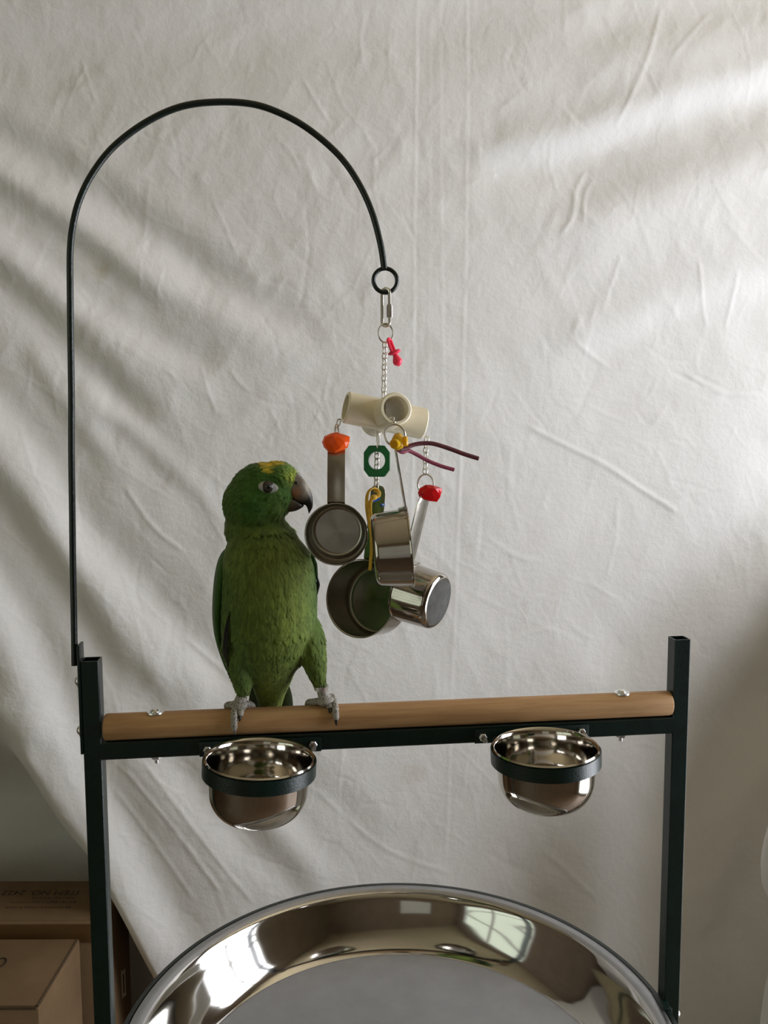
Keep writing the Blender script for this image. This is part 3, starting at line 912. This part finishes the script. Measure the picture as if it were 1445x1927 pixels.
# pacifier charm
pcf = thing('pacifier_charm', at(740, 660, -.008), 'small pink plastic pacifier charm on the key ring', 'charm')
ax2 = unit(at(752, 690, -.010) - at(735, 642, -.006)); yv = EY
sd = np.cross(ax2, yv)
o1 = at(736, 651, -.008)
stadium(o1, ax2, unit(yv * .8 + sd * .6), 34 * S, 17 * S, .0017, 10, 8).build('handle_loop', MAT['pink'], pcf)
g0 = at(742, 663, -.008)
R = np.stack([unit(at(754, 659, -.008) - at(731, 667, -.008)), yv, np.cross(unit(at(754, 659, -.008) - at(731, 667, -.008)), yv)], 1)
MB().ellipsoid(g0, (12.5 * S, 9 * S, 4.6 * S), R).build('guard', MAT['pink'], pcf)
b0 = at(743, 666, -.008); b1 = at(751, 689, -.010)
Pn = [b0 + (b1 - b0) * k / 10 for k in range(11)]
MB().tube(Pn, [r * S for r in (5, 5.0, 5.4, 6.4, 7.6, 8.6, 9.2, 9.0, 7.8, 5.2, 1.2)], 18).build('teat', MAT['pink'], pcf)

# laces
def ribbon(P, w, t, n=14):
    return MB().tube(crom(P, 8), w / 2, n, flat=t / w)


lm = thing('leather_lace', at(757, 840, -.060), 'dark red leather lace with two loose ends through the yellow bead', 'lace')
ribbon([at(752, 846, -.066), at(762, 844, -.063), at(775, 838, -.060), at(793, 834.5, -.058), at(815, 835, -.057), at(845, 844, -.056), at(872, 854, -.056), at(900, 863, -.056)], 10 * S, 8 * S).build('lace_end', MAT['lace_maroon'], lm)
ribbon([at(748, 846, -.060), at(757, 851, -.058), at(768, 848, -.054), at(785, 856, -.050), at(805, 867, -.047), at(830, 877, -.045), at(854, 884, -.044)], 9 * S, 7.2 * S).build('lace_end', MAT['lace_plum'], lm)
ly = thing('suede_lace', at(703, 925, 0), 'yellow suede lace looped on the middle chain and hanging over the cups', 'lace')
ribbon([at(708, 926, .004), at(705, 919, -.002), at(697, 921, -.006), at(691, 932, -.010), at(690, 952, -.016), at(693, 975, -.022), at(698, 1000, -.034), at(699, 1025, -.042), at(698, 1050, -.045), at(696, 1073, -.046)],
       9.5 * S, 3.5 * S).build('strand', MAT['lace_yellow'], ly)
ribbon([at(709, 921, .002), at(713, 927, -.006), at(711, 934, -.012), at(703, 937, -.014), at(697, 944, -.016), at(696, 962, -.020), at(699, 985, -.026), at(701, 1004, -.034)],
       8 * S, 3.2 * S).build('strand', MAT['lace_yellow'], ly)
MB().ellipsoid(at(703, 936, -.014), (7 * S, 5 * S, 5.5 * S)).build('knot', MAT['lace_yellow'], ly)
tag(MB().tube([at(701, 942, .004), at(714, 937, .006)], [3.8 * S, 3.8 * S], 14).build('tiny_bead', MAT['bluebead'], None, True), 'tiny blue bead behind the yellow suede lace', 'bead')
tag(MB().tube([at(717, 951, .012), at(723, 949, .016)], [2.6 * S, 2.6 * S], 12).build('tiny_bead', MAT['bluebead'], None, True), 'tiny blue peg behind the flat cup handle', 'bead')


# measuring cups
def measuring_cup(label, rim_c, axis, R, depth, top, hw, taper=.90, bend=None):
    """axis points from the mouth towards the base; the flat handle runs from the rim up to `top`"""
    axis = unit(axis); rim_c = np.array(rim_c, float); top = np.array(top, float)
    root = thing('measuring_cup', rim_c, label, 'measuring cup', 'steel measuring cups on the hanging toy')
    rb = R * taper; cr = min(.006, depth * .2); t = .0007
    out = [(R + .0012, -.0004), (R + .0016, .0004), (R + .0012, .0014), (R, .0018)]
    out += [(R + (rb - R) * k / 4, .0018 + (depth - cr - .0018) * k / 4) for k in range(1, 5)]
    out += [(rb - cr * (1 - math.cos(a)), depth - cr + cr * math.sin(a)) for a in np.linspace(.25, math.pi / 2, 6)]
    inn = [(R + .0004, -.0006), (R - .0006, .0004)] + [(r - t, h - (t if h > depth - cr else 0)) for r, h in out[4:]]
    ob, ib = out[-1], inn[-1]
    # local frame: object z along the axis so that the turned finish follows it
    q = Vector((0, 0, 1)).rotation_difference(Vector(tuple(axis)))

    def part(name, prof, mat, ang=40):
        mb = MB().lathe(prof, (0, 0, 0), (0, 0, 1), 72)
        me = bpy.data.meshes.new(name); me.from_pydata(mb.v, [], mb.f)
        o = finish(name, me, mat, root, True, ang); o.rotation_mode = 'QUATERNION'; o.rotation_quaternion = q
        return fix_normals(o)
    part('cup_wall', out, MAT['cupsteel'])
    part('cup_lining', list(reversed(inn)) + out[:1], MAT['turned'])
    part('cup_floor', [(0, ib[1]), (ib[0] * .5, ib[1]), (ib[0] + .0003, ib[1])], MAT['turned'])
    part('cup_base', [(0, ob[1] - .0004), (ob[0] * .8, ob[1] - .0002), (ob[0] + .0002, ob[1])], MAT['cupbase'])
    # handle
    hd = top - rim_c; hd = hd - axis * (hd @ axis); hd = unit(hd)
    foot = rim_c + hd * (R - .001) + axis * .009; knee = rim_c + hd * (R + .0022) + axis * .0008
    wd = unit(np.cross(axis, hd))
    pts = [foot, foot - axis * .005 + hd * .0006, knee, knee + (top - knee) * .08]
    pts += [knee + (top - knee) * f + (axis * (-bend * math.sin(math.pi * f)) if bend else 0) for f in (.3, .5, .7, .9, .96, 1.0)]
    rings = []
    for i, p in enumerate(pts):
        tdir = unit(pts[min(i + 1, len(pts) - 1)] - pts[max(i - 1, 0)])
        nn = unit(np.cross(tdir, wd)); w = hw * (1 if i < len(pts) - 2 else (.86 if i == len(pts) - 2 else .55)); ring = []
        for k in range(9):
            u = -1 + 2 * k / 8; ring.append(p + wd * w * u + nn * (.0010 + .0011 * (1 - u * u)))
        for k in range(9):
            u = 1 - 2 * k / 8; ring.append(p + wd * w * u + nn * (-.0002 + .0011 * (1 - u * u)))
        rings.append(ring)
    fix_normals(MB().loft(rings).build('handle', MAT['steel_dull'], root, True, 40))
    return root


def cup_at(label, px, py, y, axis, Rpx, depth, tpx, tpy, ty, hwpx, taper=.90, bend=None):
    c = at(px, py, y); s = pxs(c)
    return measuring_cup(label, c, axis, Rpx * s, depth, at(tpx, tpy, ty), hwpx * s, taper, bend)


cup_at('steel measuring cup with open mouth beside the parrot beak, under the orange bead', 632.5, 1005.5, -.024, (.115, .99, .02), 57, .026, 633, 834, -.014, 16.5, .92, .002)
cup_at('largest steel measuring cup hanging lowest, mouth open, under the yellow lace', 677, 1126, .056, (.56, .80, -.20), 72, .047, 713, 914, .040, 16, .96)
cup_at('steel measuring cup hanging edge-on below the yellow bead', 772, 1029, -.060, (-.985, .10, -.085), 74, .038, 745, 842, -.064, 14, .93)
cup_at('steel measuring cup turned base outward under the red bead', 763, 1113, .036, (.76, -.62, -.17), 56, .044, 799, 930, .000, 21, .95)

# ------------------------------------------------------------------ the parrot
PB = thing('parrot', at(520, 1330, 0), 'green parrot with yellow crown perched on the wooden dowel, head turned sideways', 'parrot')


def mat_plumage():
    m, nt, b = newmat('green_plumage')
    at_ = nt.nodes.new('ShaderNodeAttribute'); at_.attribute_name = 'Col'
    n = noise_node(nt, 160, 4, .6, objvec(nt, (1, 1, .45)))
    r = ramp(nt, n.outputs[0], [(.25, (.72, .72, .72)), (.75, (1.25, 1.25, 1.25))])
    mx = nt.nodes.new('ShaderNodeMix'); mx.data_type = 'RGBA'; mx.blend_type = 'MULTIPLY'; mx.inputs['Factor'].default_value = 1
    nt.links.new(at_.outputs['Color'], mx.inputs['A']); nt.links.new(r, mx.inputs['B'])
    nt.links.new(mx.outputs['Result'], b.inputs['Base Color'])
    b.inputs['Roughness'].default_value = .75; b.inputs['Specular IOR Level'].default_value = .2
    b.inputs['Sheen Weight'].default_value = .15; b.inputs['Sheen Roughness'].default_value = .4
    n2 = noise_node(nt, 420, 3, .6, objvec(nt, (1, 1, .3)))
    bump(nt, b, n2.outputs[0], .35, .0012)
    return m


MAT['plumage'] = mat_plumage()
SB = pxs(at(500, 1100, 0))


def ell_ring(pl, pr, py, yf, yb_, n=28, sq=2.2):
    ym = (yf + yb_) / 2; a = at(pl, py, ym); b = at(pr, py, ym); c = (a + b) / 2; hw_ = np.linalg.norm(b - a) / 2; hd = (yb_ - yf) / 2
    ring = []
    for k in range(n):
        q = 2 * math.pi * k / n; cs, sn = math.cos(q), math.sin(q)
        ring.append(c + EX * hw_ * math.copysign(abs(cs) ** (2 / sq), cs) + EY * hd * math.copysign(abs(sn) ** (2 / sq), sn))
    return ring


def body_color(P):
    """plumage colours by place, with side light and shade painted in (linear rgb)"""
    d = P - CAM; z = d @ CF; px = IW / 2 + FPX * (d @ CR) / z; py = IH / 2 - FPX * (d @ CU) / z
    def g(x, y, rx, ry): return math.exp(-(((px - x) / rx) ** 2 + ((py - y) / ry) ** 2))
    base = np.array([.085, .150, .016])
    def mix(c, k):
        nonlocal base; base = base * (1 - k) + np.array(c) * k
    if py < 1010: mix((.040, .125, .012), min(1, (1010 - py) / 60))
    mix((.060, .105, .012), .8 * g(440, 960, 40, 90))  # nape darkened: shade of the left side put into the colour
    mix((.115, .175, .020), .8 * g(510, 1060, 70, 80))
    mix((.13, .20, .018), .7 * g(545, 1150, 50, 90))  # right belly brighter and yellower: light from the right painted in
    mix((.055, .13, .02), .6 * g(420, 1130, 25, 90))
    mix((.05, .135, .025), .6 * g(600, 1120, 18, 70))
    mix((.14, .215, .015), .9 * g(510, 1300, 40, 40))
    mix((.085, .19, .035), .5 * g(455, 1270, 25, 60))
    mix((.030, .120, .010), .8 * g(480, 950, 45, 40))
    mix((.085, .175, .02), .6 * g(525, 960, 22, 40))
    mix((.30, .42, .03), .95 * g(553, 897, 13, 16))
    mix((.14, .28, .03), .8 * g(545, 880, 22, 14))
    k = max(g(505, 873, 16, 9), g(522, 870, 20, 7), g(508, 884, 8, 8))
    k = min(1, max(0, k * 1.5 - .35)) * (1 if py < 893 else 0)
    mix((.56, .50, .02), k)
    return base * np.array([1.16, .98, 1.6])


def set_colors(me, off, per_vertex=None):
    a = me.color_attributes.new('Col', 'FLOAT_COLOR', 'POINT')
    buf = np.ones((len(me.vertices), 4), np.float32)
    for i, v in enumerate(me.vertices):
        buf[i, :3] = body_color(np.array(v.co) + off) if per_vertex is None else per_vertex[i]
    a.data.foreach_set('color', buf.ravel())


def parrot_body():
    mb = MB()
    rows = [(968, 462, 512, -.008, .030), (980, 446, 530, -.016, .040), (994, 433, 549, -.029, .048), (1012, 430, 560, -.035, .051), (1036, 423, 579, -.040, .054), (1062, 416, 588, -.043, .057), (1095, 411, 593, -.046, .059),
            (1140, 409, 596, -.047, .060), (1180, 413, 596, -.045, .058), (1215, 424, 588, -.038, .056), (1240, 440, 574, -.028, .054), (1262, 460, 556, -.016, .052),
            (1285, 474, 546, .000, .050), (1305, 481, 537, .010, .048), (1325, 487, 530, .018, .046), (1345, 493, 522, .022, .042), (1362, 500, 514, .026, .038)]
    mb.loft([ell_ring(l, r, y, a, b) for y, l, r, a, b in rows])
    hy = .004                                                           # head centre plane
    E = lambda px, py, rx, ry, rd, y=hy: mb.ellipsoid(at(px, py, y), (rx * SB, rd, ry * SB))
    E(493, 930, 61, 58, .031); E(478, 950, 58, 62, .033); E(521, 902, 40, 34, .026); E(510, 950, 30, 44, .029)
    E(473, 992, 50, 52, .033, .010); E(500, 1002, 46, 40, .030, .008); E(497, 900, 48, 30, .026)
    # thighs
    for pts, rr in (([(452, 1175, .000), (450, 1215, -.006), (452, 1250, -.008), (456, 1280, -.004), (458, 1302, .000)], (30, 34, 27, 20, 14)),
                    ([(572, 1170, .000), (580, 1205, -.006), (590, 1240, -.008), (597, 1268, -.004), (602, 1288, .000)], (28, 32, 25, 18, 12))):
        mb.tube(crom([at(x, y, d) for x, y, d in pts], 4), [float(q) * SB for q in np.interp(np.linspace(0, 4, 17), range(5), rr)], 20)
    me = bpy.data.meshes.new('tmp'); me.from_pydata(mb.v, [], mb.f)
    o = bpy.data.objects.new('tmp', me); col.objects.link(o); fix_normals(o)
    m = o.modifiers.new('r', 'REMESH'); m.mode = 'VOXEL'; m.voxel_size = .0017
    s = o.modifiers.new('s', 'SMOOTH'); s.factor = .5; s.iterations = 12
    dg = bpy.context.evaluated_depsgraph_get(); me2 = bpy.data.meshes.new_from_object(o.evaluated_get(dg))
    bpy.data.objects.remove(o)
    off = np.array(wloc(PB))
    set_colors(me2, np.zeros(3))
    for v in me2.vertices: v.co = tuple(np.array(v.co) - off)
    me2.materials.clear(); me2.name = 'body'
    return finish('body', me2, MAT['plumage'], PB, True, 180)


body = parrot_body()


def feather_coat():
    me = body.data; off = np.array(wloc(PB)); rnd = random.Random(2)
    V = []; Fs = []; C = []
    polys = [p for p in me.polygons]
    areas = np.array([p.area for p in polys]); cum = np.cumsum(areas); tot = cum[-1]
    N = 5200; beak = at(548, 925, .004)
    for k in range(N):
        p = polys[int(np.searchsorted(cum, rnd.random() * tot))]
        c = np.array(p.center) + off; n = np.array(p.normal)
        d = c - CAM; z = d @ CF; px = IW / 2 + FPX * (d @ CR) / z; py = IH / 2 - FPX * (d @ CU) / z
        if abs(px - 506) < 20 and abs(py - 917) < 14 and c[1] < .01: continue
        if py < 985:
            fl = unit(c - beak) + np.array([0, 0, -.25]); ln = .0052 + .0015 * min(1, np.linalg.norm(c - beak) / .06)
        else:
            fl = np.array([(px - 505) / 900, .05, -1.0]); ln = .0095 if py < 1230 else .0075
        t = fl - n * (fl @ n); lt = np.linalg.norm(t)
        if lt < .15: continue
        t = t / lt + np.cross(n, t / lt) * rnd.gauss(0, .16); t = unit(t); s = np.cross(n, t); w = ln * .27
        b0 = len(V); lift = rnd.uniform(.0002, .0007)
        prof = ((-.35, .5, -.0004), (.15, 1.0, .0003), (.55, .9, .0002 + lift * .5), (.85, .5, .0002 + lift * .9))
        for a_, ww, hh_ in prof:
            q = c + t * ln * a_ + n * hh_
            V += [q - s * w * ww - n * .0004, q + n * .0001, q + s * w * ww - n * .0004]
        V.append(c + t * ln + n * (.0002 + lift * .9))
        for i in range(3):
            o = b0 + i * 3
            Fs += [(o, o + 1, o + 4, o + 3), (o + 1, o + 2, o + 5, o + 4)]
        o = b0 + 9; Fs += [(o, o + 1, o + 3), (o + 1, o + 2, o + 3)]
        cc = body_color(c) * rnd.uniform(.80, 1.2); C += [cc] * 13
    me2 = bpy.data.meshes.new('plumage'); me2.from_pydata([tuple(v - off) for v in V], [], Fs)
    set_colors(me2, 0, C)
    o = finish('plumage', me2, MAT['plumage'], PB, True, 180)
    return tag(o, kind='stuff')


feather_coat()


def blade(P, w, mat, parent, name, side, t=.0008):
    """a long flight feather along P with half width profile w"""
    P = crom(P, 5); m = len(P); rings = []
    W_ = np.interp(np.linspace(0, 1, m), np.linspace(0, 1, len(w)), w); side = unit(side)
    for i, p in enumerate(P):
        tt = unit(P[min(i + 1, m - 1)] - P[max(i - 1, 0)]); s = unit(side - tt * (side @ tt)); n = np.cross(tt, s)
        rings.append([p - s * W_[i], p - s * W_[i] * .5 + n * t, p + n * t * 1.3, p + s * W_[i] * .5 + n * t, p + s * W_[i], p - n * t * .4])
    return MB().loft(rings).build(name, mat, parent, True, 60)


MAT['wingfeather'] = simple('wing_green', (.022, .075, .010), .55, var=.35, vscale=120, bmp=.3, bscale=500)
MAT['wingdark'] = simple('dark_flight_feather', (.012, .012, .008), .5, var=.4, vscale=150, bmp=.3, bscale=500)
MAT['tailgreen'] = simple('tail_green', (.030, .048, .010), .6, var=.35, vscale=140, bmp=.3, bscale=500)


def wing(rows, nm):
    mb = MB().loft([ell_ring(l, r, y, a, b, 24, 2.0) for y, l, r, a, b in rows])
    me = bpy.data.meshes.new(nm); off = np.array(wloc(PB))
    me.from_pydata([tuple(np.array(v) - off) for v in mb.v], [], mb.f)
    cols = []
    rnd = random.Random(5)
    for v in mb.v: cols.append(np.array([.030, .085, .010]) * rnd.uniform(.7, 1.25))
    set_colors(me, 0, cols)
    o = finish(nm, me, MAT['plumage'], PB, True, 180)
    m = o.modifiers.new('s', 'SUBSURF'); m.levels = 2; m.render_levels = 2
    return o


wl = wing([(1030, 424, 440, .010, .030), (1046, 411, 445, -.008, .045), (1075, 404, 440, -.020, .058), (1110, 401, 434, -.024, .066), (1150, 399.5, 430, -.022, .070),
           (1185, 403, 429, -.012, .072), (1215, 411, 430, .004, .072), (1240, 420, 432, .018, .070), (1262, 428, 434, .030, .066)], 'wing')
wr = wing([(1022, 560, 570, .010, .026), (1036, 560, 581, .000, .040), (1060, 566, 591, -.012, .052), (1090, 570, 595, -.016, .060), (1120, 572, 598, -.010, .066),
           (1150, 570, 596, .000, .068), (1190, 565, 588, .016, .068), (1230, 556, 574, .030, .066)], 'wing')
for k, (dx, y1) in enumerate(((0, 1275), (-2.5, 1262), (-5, 1246))):
    blade([at(433 + dx, 1150 + 8 * k, -.034), at(428 + dx, 1192, -.033), at(426.5 + dx, 1232, -.026 + .004 * k), at(432 + dx, y1, -.012 + .006 * k)], (.0004, .0013, .0016, .0004), MAT['wingdark'], wl, 'flight_feather', (1, -.6, 0))
blade([at(597, 1084, .012), at(598.5, 1100, .014), at(597, 1118, .016)], (.0004, .0022, .0006), MAT['wingdark'], wr, 'flight_feather', (1, -.3, 0))
blade([at(584, 1034, .008), at(592, 1062, .010), at(597, 1092, .014)], (.001, .003, .001), MAT['wingfeather'], wr, 'flight_feather', (1, -.3, 0))
# tail
for k, (x0, x1, yy) in enumerate(((482, 478, .046), (493, 488, .048), (511, 511, .050), (526, 533, .048), (537, 541, .046))):
    blade([at(x0 + 4 * (2 - k), 1262, yy - .004), at((x0 + x1) / 2, 1310, yy + .002), at(x1, 1360, yy + .002), at(x1, 1404, yy - .002)], (.003, .0065, .0072, .005), MAT['tailgreen'], PB, 'tail_feather', (1, 0, 0))
MAT['covert'] = simple('yellow_green_covert', (.16, .225, .014), .7, var=.3, vscale=160, bmp=.3, bscale=600)
for (xa, xb, xc, yy) in ((490, 492, 497, -.000), (505, 506, 507, -.004), (521, 520, 516, .000), (532, 528, 523, .006)):
    blade([at(xa, 1262, yy - .006), at(xb, 1288, yy + .006), at(xc, 1322, yy + .020), at(xc, 1338, yy + .024)], (.003, .0058, .0048, .0008), MAT['covert'], PB, 'undertail_covert', (1, .1, 0), .0012)


# eye
MAT['eyering'] = simple('bare_eye_skin', (.38, .39, .355), .6, bmp=.2, bscale=900)
MAT['pupil'] = simple('black_pupil', (.004, .003, .003), .05, spec=.8)
MAT['iris'] = simple('grey_brown_iris', (.055, .044, .036), .2, var=.2, vscale=900)
MAT['irisdark'] = simple('dark_iris_rim', (.025, .019, .016), .25)


def surf_y(px, py, guess=-.03):
    """front surface of the body under a photo pixel"""
    d = Vector(tuple(ray(px, py))).normalized(); o = Vector(tuple(CAM)) - wloc(PB)
    ok, loc, nrm, idx = body.ray_cast(o, d)
    return (np.array(loc + wloc(PB)), np.array(nrm)) if ok else (at(px, py, guess), np.array([0, -1.0, 0]))


bpy.context.view_layer.update()
ec, en = surf_y(505.5, 917)
en = unit(en * .5 + np.array([.25, -1, .05]))
eu = unit(EZ - en * (EZ @ en)); es = np.cross(eu, en)
if es @ EX < 0: es = -es
ring_pts = []
n = 40; rings = []
for rr, hh_ in ((1.12, -.0012), (1.0, .0008), (.80, .0016), (.55, .0020)):
    ring = []
    for k in range(n):
        q = 2 * math.pi * k / n; cx, sz = math.cos(q), math.sin(q)
        ex = 16.5 * SB * cx * (1 if rr > .6 else .8); ez = 10.0 * SB * sz * (1 - .32 * max(cx, 0) ** 2 * abs(sz))
        tilt = -.12
        ring.append(ec + es * (ex * rr) + eu * (ez * rr + tilt * ex * rr) + en * hh_)
    rings.append(ring)
eyer = fix_normals(MB().loft(rings, True, (False, True)).build('eye_ring', MAT['eyering'], PB, True, 80))
eyec = ec - es * 1.6 * SB + eu * 1.0 * SB + en * .0011


def dome(c, r, h, nm, mat, par, up=en):
    return MB().lathe([(r, -.0006), (r, 0), (r * .9, h * .28), (r * .7, h * .6), (r * .4, h * .9), (0, h)], c, up, 28).build(nm, mat, par, True, 80)


ey = dome(eyec, 11.2 * SB, .0022, 'eyeball', MAT['irisdark'], PB)
dome(eyec + en * .0006, 9.2 * SB, .0019, 'iris', MAT['iris'], ey)
dome(eyec + en * .0019 + eu * .4 * SB, 5.2 * SB, .0017, 'pupil', MAT['pupil'], ey)


# beak
def mat_beak():
    m, nt, b = newmat('grey_horn_beak')
    at_ = nt.nodes.new('ShaderNodeAttribute'); at_.attribute_name = 'Col'
    n = noise_node(nt, 300, 4, .6, objvec(nt))
    r = ramp(nt, n.outputs[0], [(.3, (.75, .75, .75)), (.7, (1.15, 1.15, 1.15))])
    mx = nt.nodes.new('ShaderNodeMix'); mx.data_type = 'RGBA'; mx.blend_type = 'MULTIPLY'; mx.inputs['Factor'].default_value = 1
    nt.links.new(at_.outputs['Color'], mx.inputs['A']); nt.links.new(r, mx.inputs['B']); nt.links.new(mx.outputs['Result'], b.inputs['Base Color'])
    b.inputs['Roughness'].default_value = .38; bump(nt, b, n.outputs[0], .12, .001)
    return m


MAT['beak'] = mat_beak()


def beak_part(name, stations, colf, y0=-.002):
    """stations: (top px,py), (bottom px,py), half width m"""
    n = 22; rings = []; cols = []
    tp = crom([(a[0], a[1], h) for a, b, h in stations], 5); bt = crom([(b[0], b[1], h) for a, b, h in stations], 5)
    for t_, b_ in zip(tp, bt):
        a = at(t_[0], t_[1], y0); b = at(b_[0], b_[1], y0); c = (a + b) / 2; hv = (a - b) / 2; ring = []
        for k in range(n):
            q = 2 * math.pi * k / n; cs, sn = math.cos(q), math.sin(q)
            ring.append(c + hv * math.copysign(abs(cs) ** .9, cs) + EY * t_[2] * math.copysign(abs(sn) ** .85, sn))
            cols.append(colf(t_[0] * (1 + cs) / 2 + b_[0] * (1 - cs) / 2, t_[1] * (1 + cs) / 2 + b_[1] * (1 - cs) / 2))
        rings.append(ring)
    mb = MB().loft(rings); off = np.array(wloc(PB)); me = bpy.data.meshes.new(name)
    me.from_pydata([tuple(np.array(v) - off) for v in mb.v], [], mb.f); set_colors(me, 0, cols)
    return fix_normals(finish(name, me, MAT['beak'], PB, True, 80))


def upper_col(x, y):
    c = np.array([.20, .165, .125]); g = lambda a, b, rx, ry: math.exp(-(((x - a) / rx) ** 2 + ((y - b) / ry) ** 2))
    c = c * (1 - .95 * g(556, 927, 9, 8)) + np.array([.50, .22, .11]) * .95 * g(556, 927, 9, 8)
    k = max(0, min(1, ((x - 560) * .5 + (y - 936) * .9) / 14)); c = c * (1 - k) + np.array([.012, .011, .011]) * k
    k = .8 * g(577, 916, 6, 14); c = c * (1 - k) + np.array([.50, .46, .38]) * k
    return c


def lower_col(x, y):
    k = max(0, min(1, (x - 548) / 22)); return np.array([.105, .078, .055]) * (1 - k) + np.array([.02, .018, .017]) * k


upb = beak_part('upper_beak', [((540, 893), (535, 934), .0085), ((552, 890), (542, 933), .0095), ((562, 894), (549, 937), .0092), ((571, 901), (556, 941), .0085), ((579, 913), (563, 946), .0074),
                               ((586, 927), (570, 949.5), .0060), ((588.8, 941), (575, 951), .0046), ((588.3, 953), (578, 956), .0032), ((584.5, 962), (580, 963), .0015), ((581, 967), (580.5, 966.5), .0004)], upper_col)
lob = beak_part('lower_beak', [((534, 938), (533, 962), .0078), ((541, 931), (540, 963.5), .0080), ((549, 935), (550, 963), .0074), ((557, 939), (559, 960.5), .0062), ((564, 944), (566, 956.8), .0045), ((571, 948.5), (571.5, 953), .0014)], lower_col, -.002)
nc = at(557.5, 908.5, -.0112)
MB().ellipsoid(nc, (2.6 * SB, .0012, 3.0 * SB)).build('nostril', MAT['pupil'], upb)
# bristle feathers over the cere
for (a, b) in (((557, 893), (566, 894)), ((558, 895), (568, 897)), ((556, 891), (564, 890))):
    MB().tube([at(*a, -.004), at(*b, -.004)], [.0005, .0001], 6).build('bristle', MAT['wingdark'], upb)


# feet
def mat_foot():
    m, nt, b = newmat('scaly_grey_foot')
    v = nt.nodes.new('ShaderNodeTexVoronoi'); v.inputs['Scale'].default_value = 620
    nt.links.new(objvec(nt, (1, 1, 1.5)), v.inputs['Vector'])
    c = ramp(nt, v.outputs['Distance'], [(.15, (.50, .47, .40)), (.55, (.30, .28, .235)), (.8, (.10, .09, .075))])
    nt.links.new(c, b.inputs['Base Color']); b.inputs['Roughness'].default_value = .6
    bump(nt, b, v.outputs['Distance'], -.5, .0012); return m


MAT['foot'] = mat_foot(); MAT['claw'] = simple('dark_claw', (.018, .014, .012), .3)
MAT['clawpale'] = simple('pale_claw', (.20, .18, .15), .35)


def on_perch(px, py, ex):
    """place under a photo pixel on a sleeve of thickness ex round the perch"""
    d = ray(px, py); R = PR + ex; o = CAM - np.array([0, 0, PZ])
    a = d[1] ** 2 + d[2] ** 2; b = 2 * (o[1] * d[1] + o[2] * d[2]); c = o[1] ** 2 + o[2] ** 2 - R * R
    dis = b * b - 4 * a * c
    t = (-b - math.sqrt(dis)) / (2 * a) if dis > 0 else -b / (2 * a)
    return CAM + d * t


def foot(leg_top, ankle, hub, toes, backs, pale):
    root_pts = [leg_top, ankle, hub]
    mb = MB().tube(crom(root_pts, 5), list(np.interp(np.linspace(0, 2, 11), (0, 1, 2), (.0052, .0058, .0070))), 16)
    mb.ellipsoid(hub, (.0098, .0085, .0062))
    f = mb.build('foot', MAT['foot'], PB, True, 80)
    for i, t in enumerate(toes):
        P = [hub] + [on_perch(x, y, .0030) for x, y in t[:-1]]
        Q = crom(P, 6); m = len(Q)
        rr = [float(np.interp(k / (m - 1), (0, .5, .9, 1), (.0044, .0038, .0034, .0026))) * (1 + .07 * math.sin(k * 2.4)) for k in range(m)]
        toe = MB().tube(Q, rr, 14).build('toe', MAT['foot'], f, True, 80)
        a = Q[-2]; c2 = on_perch(*t[-1], .0016); mid = (a + c2) / 2 + np.array([0, -.0018, 0])
        MB().tube(crom([a, mid, c2], 4), [.0021, .0020, .0019, .0017, .0015, .0012, .0009, .0005, .0002], 10).build('claw', MAT['clawpale'] if (pale and i == 0) else MAT['claw'], f, True, 80)
    for pts in backs:
        Q = crom(pts, 6); m = len(Q)
        MB().tube(Q, [float(np.interp(k / (m - 1), (0, .5, 1), (.0044, .0038, .0022))) for k in range(m)], 12).build('toe', MAT['foot'], f, True, 80)
    return f


def around(x, ang, ex):           # point on the perch sleeve, angle from straight up, positive to the back
    return np.array([x, math.sin(ang) * (PR + ex), PZ + math.cos(ang) * (PR + ex)])


hx = at(450, 1316, 0)[0]; hubL = around(hx, -.15, .0052)
footL = foot(at(459, 1298, .002), at(456, 1307, .000), hubL, [[(446, 1324), (441, 1342), (440.5, 1362), (441, 1374), (443, 1382)], [(456, 1324), (453.5, 1336), (451.5, 1348), (450.5, 1358)]],
             [[hubL, around(hx - .012, .25, .0034), around(hx - .014, .9, .003), around(hx - .014, 1.7, .0025)], [hubL, around(hx + .010, .3, .0034), around(hx + .014, .9, .003), around(hx + .013, 1.6, .0025)]], True)
hx = at(612, 1306, 0)[0]; hubR = around(hx, -.10, .0056)
footR = foot(at(603, 1284, .002), at(605, 1296, .000), hubR, [[(624, 1312), (630, 1328), (632, 1346), (632.5, 1354), (632.5, 1367)], [(615, 1313), (619.5, 1324), (621, 1334), (620, 1343)]],
             [[hubR, around(hx - .013, .15, .0034), around(hx - .019, .6, .003), around(hx - .020, 1.4, .0025)], [hubR, around(hx + .006, .4, .0034), around(hx + .010, 1.0, .003), around(hx + .010, 1.7, .0025)]], False)
bc = at(604.5, 1293, .000); bax = unit(np.array([.12, -.15, 1]))
fix_normals(MB().lathe([(.0060, -.0030), (.0078, -.0030), (.0078, .0030), (.0060, .0030)], bc, bax, 32, closed_prof=True).build('leg_band', MAT['zinc'], PB))
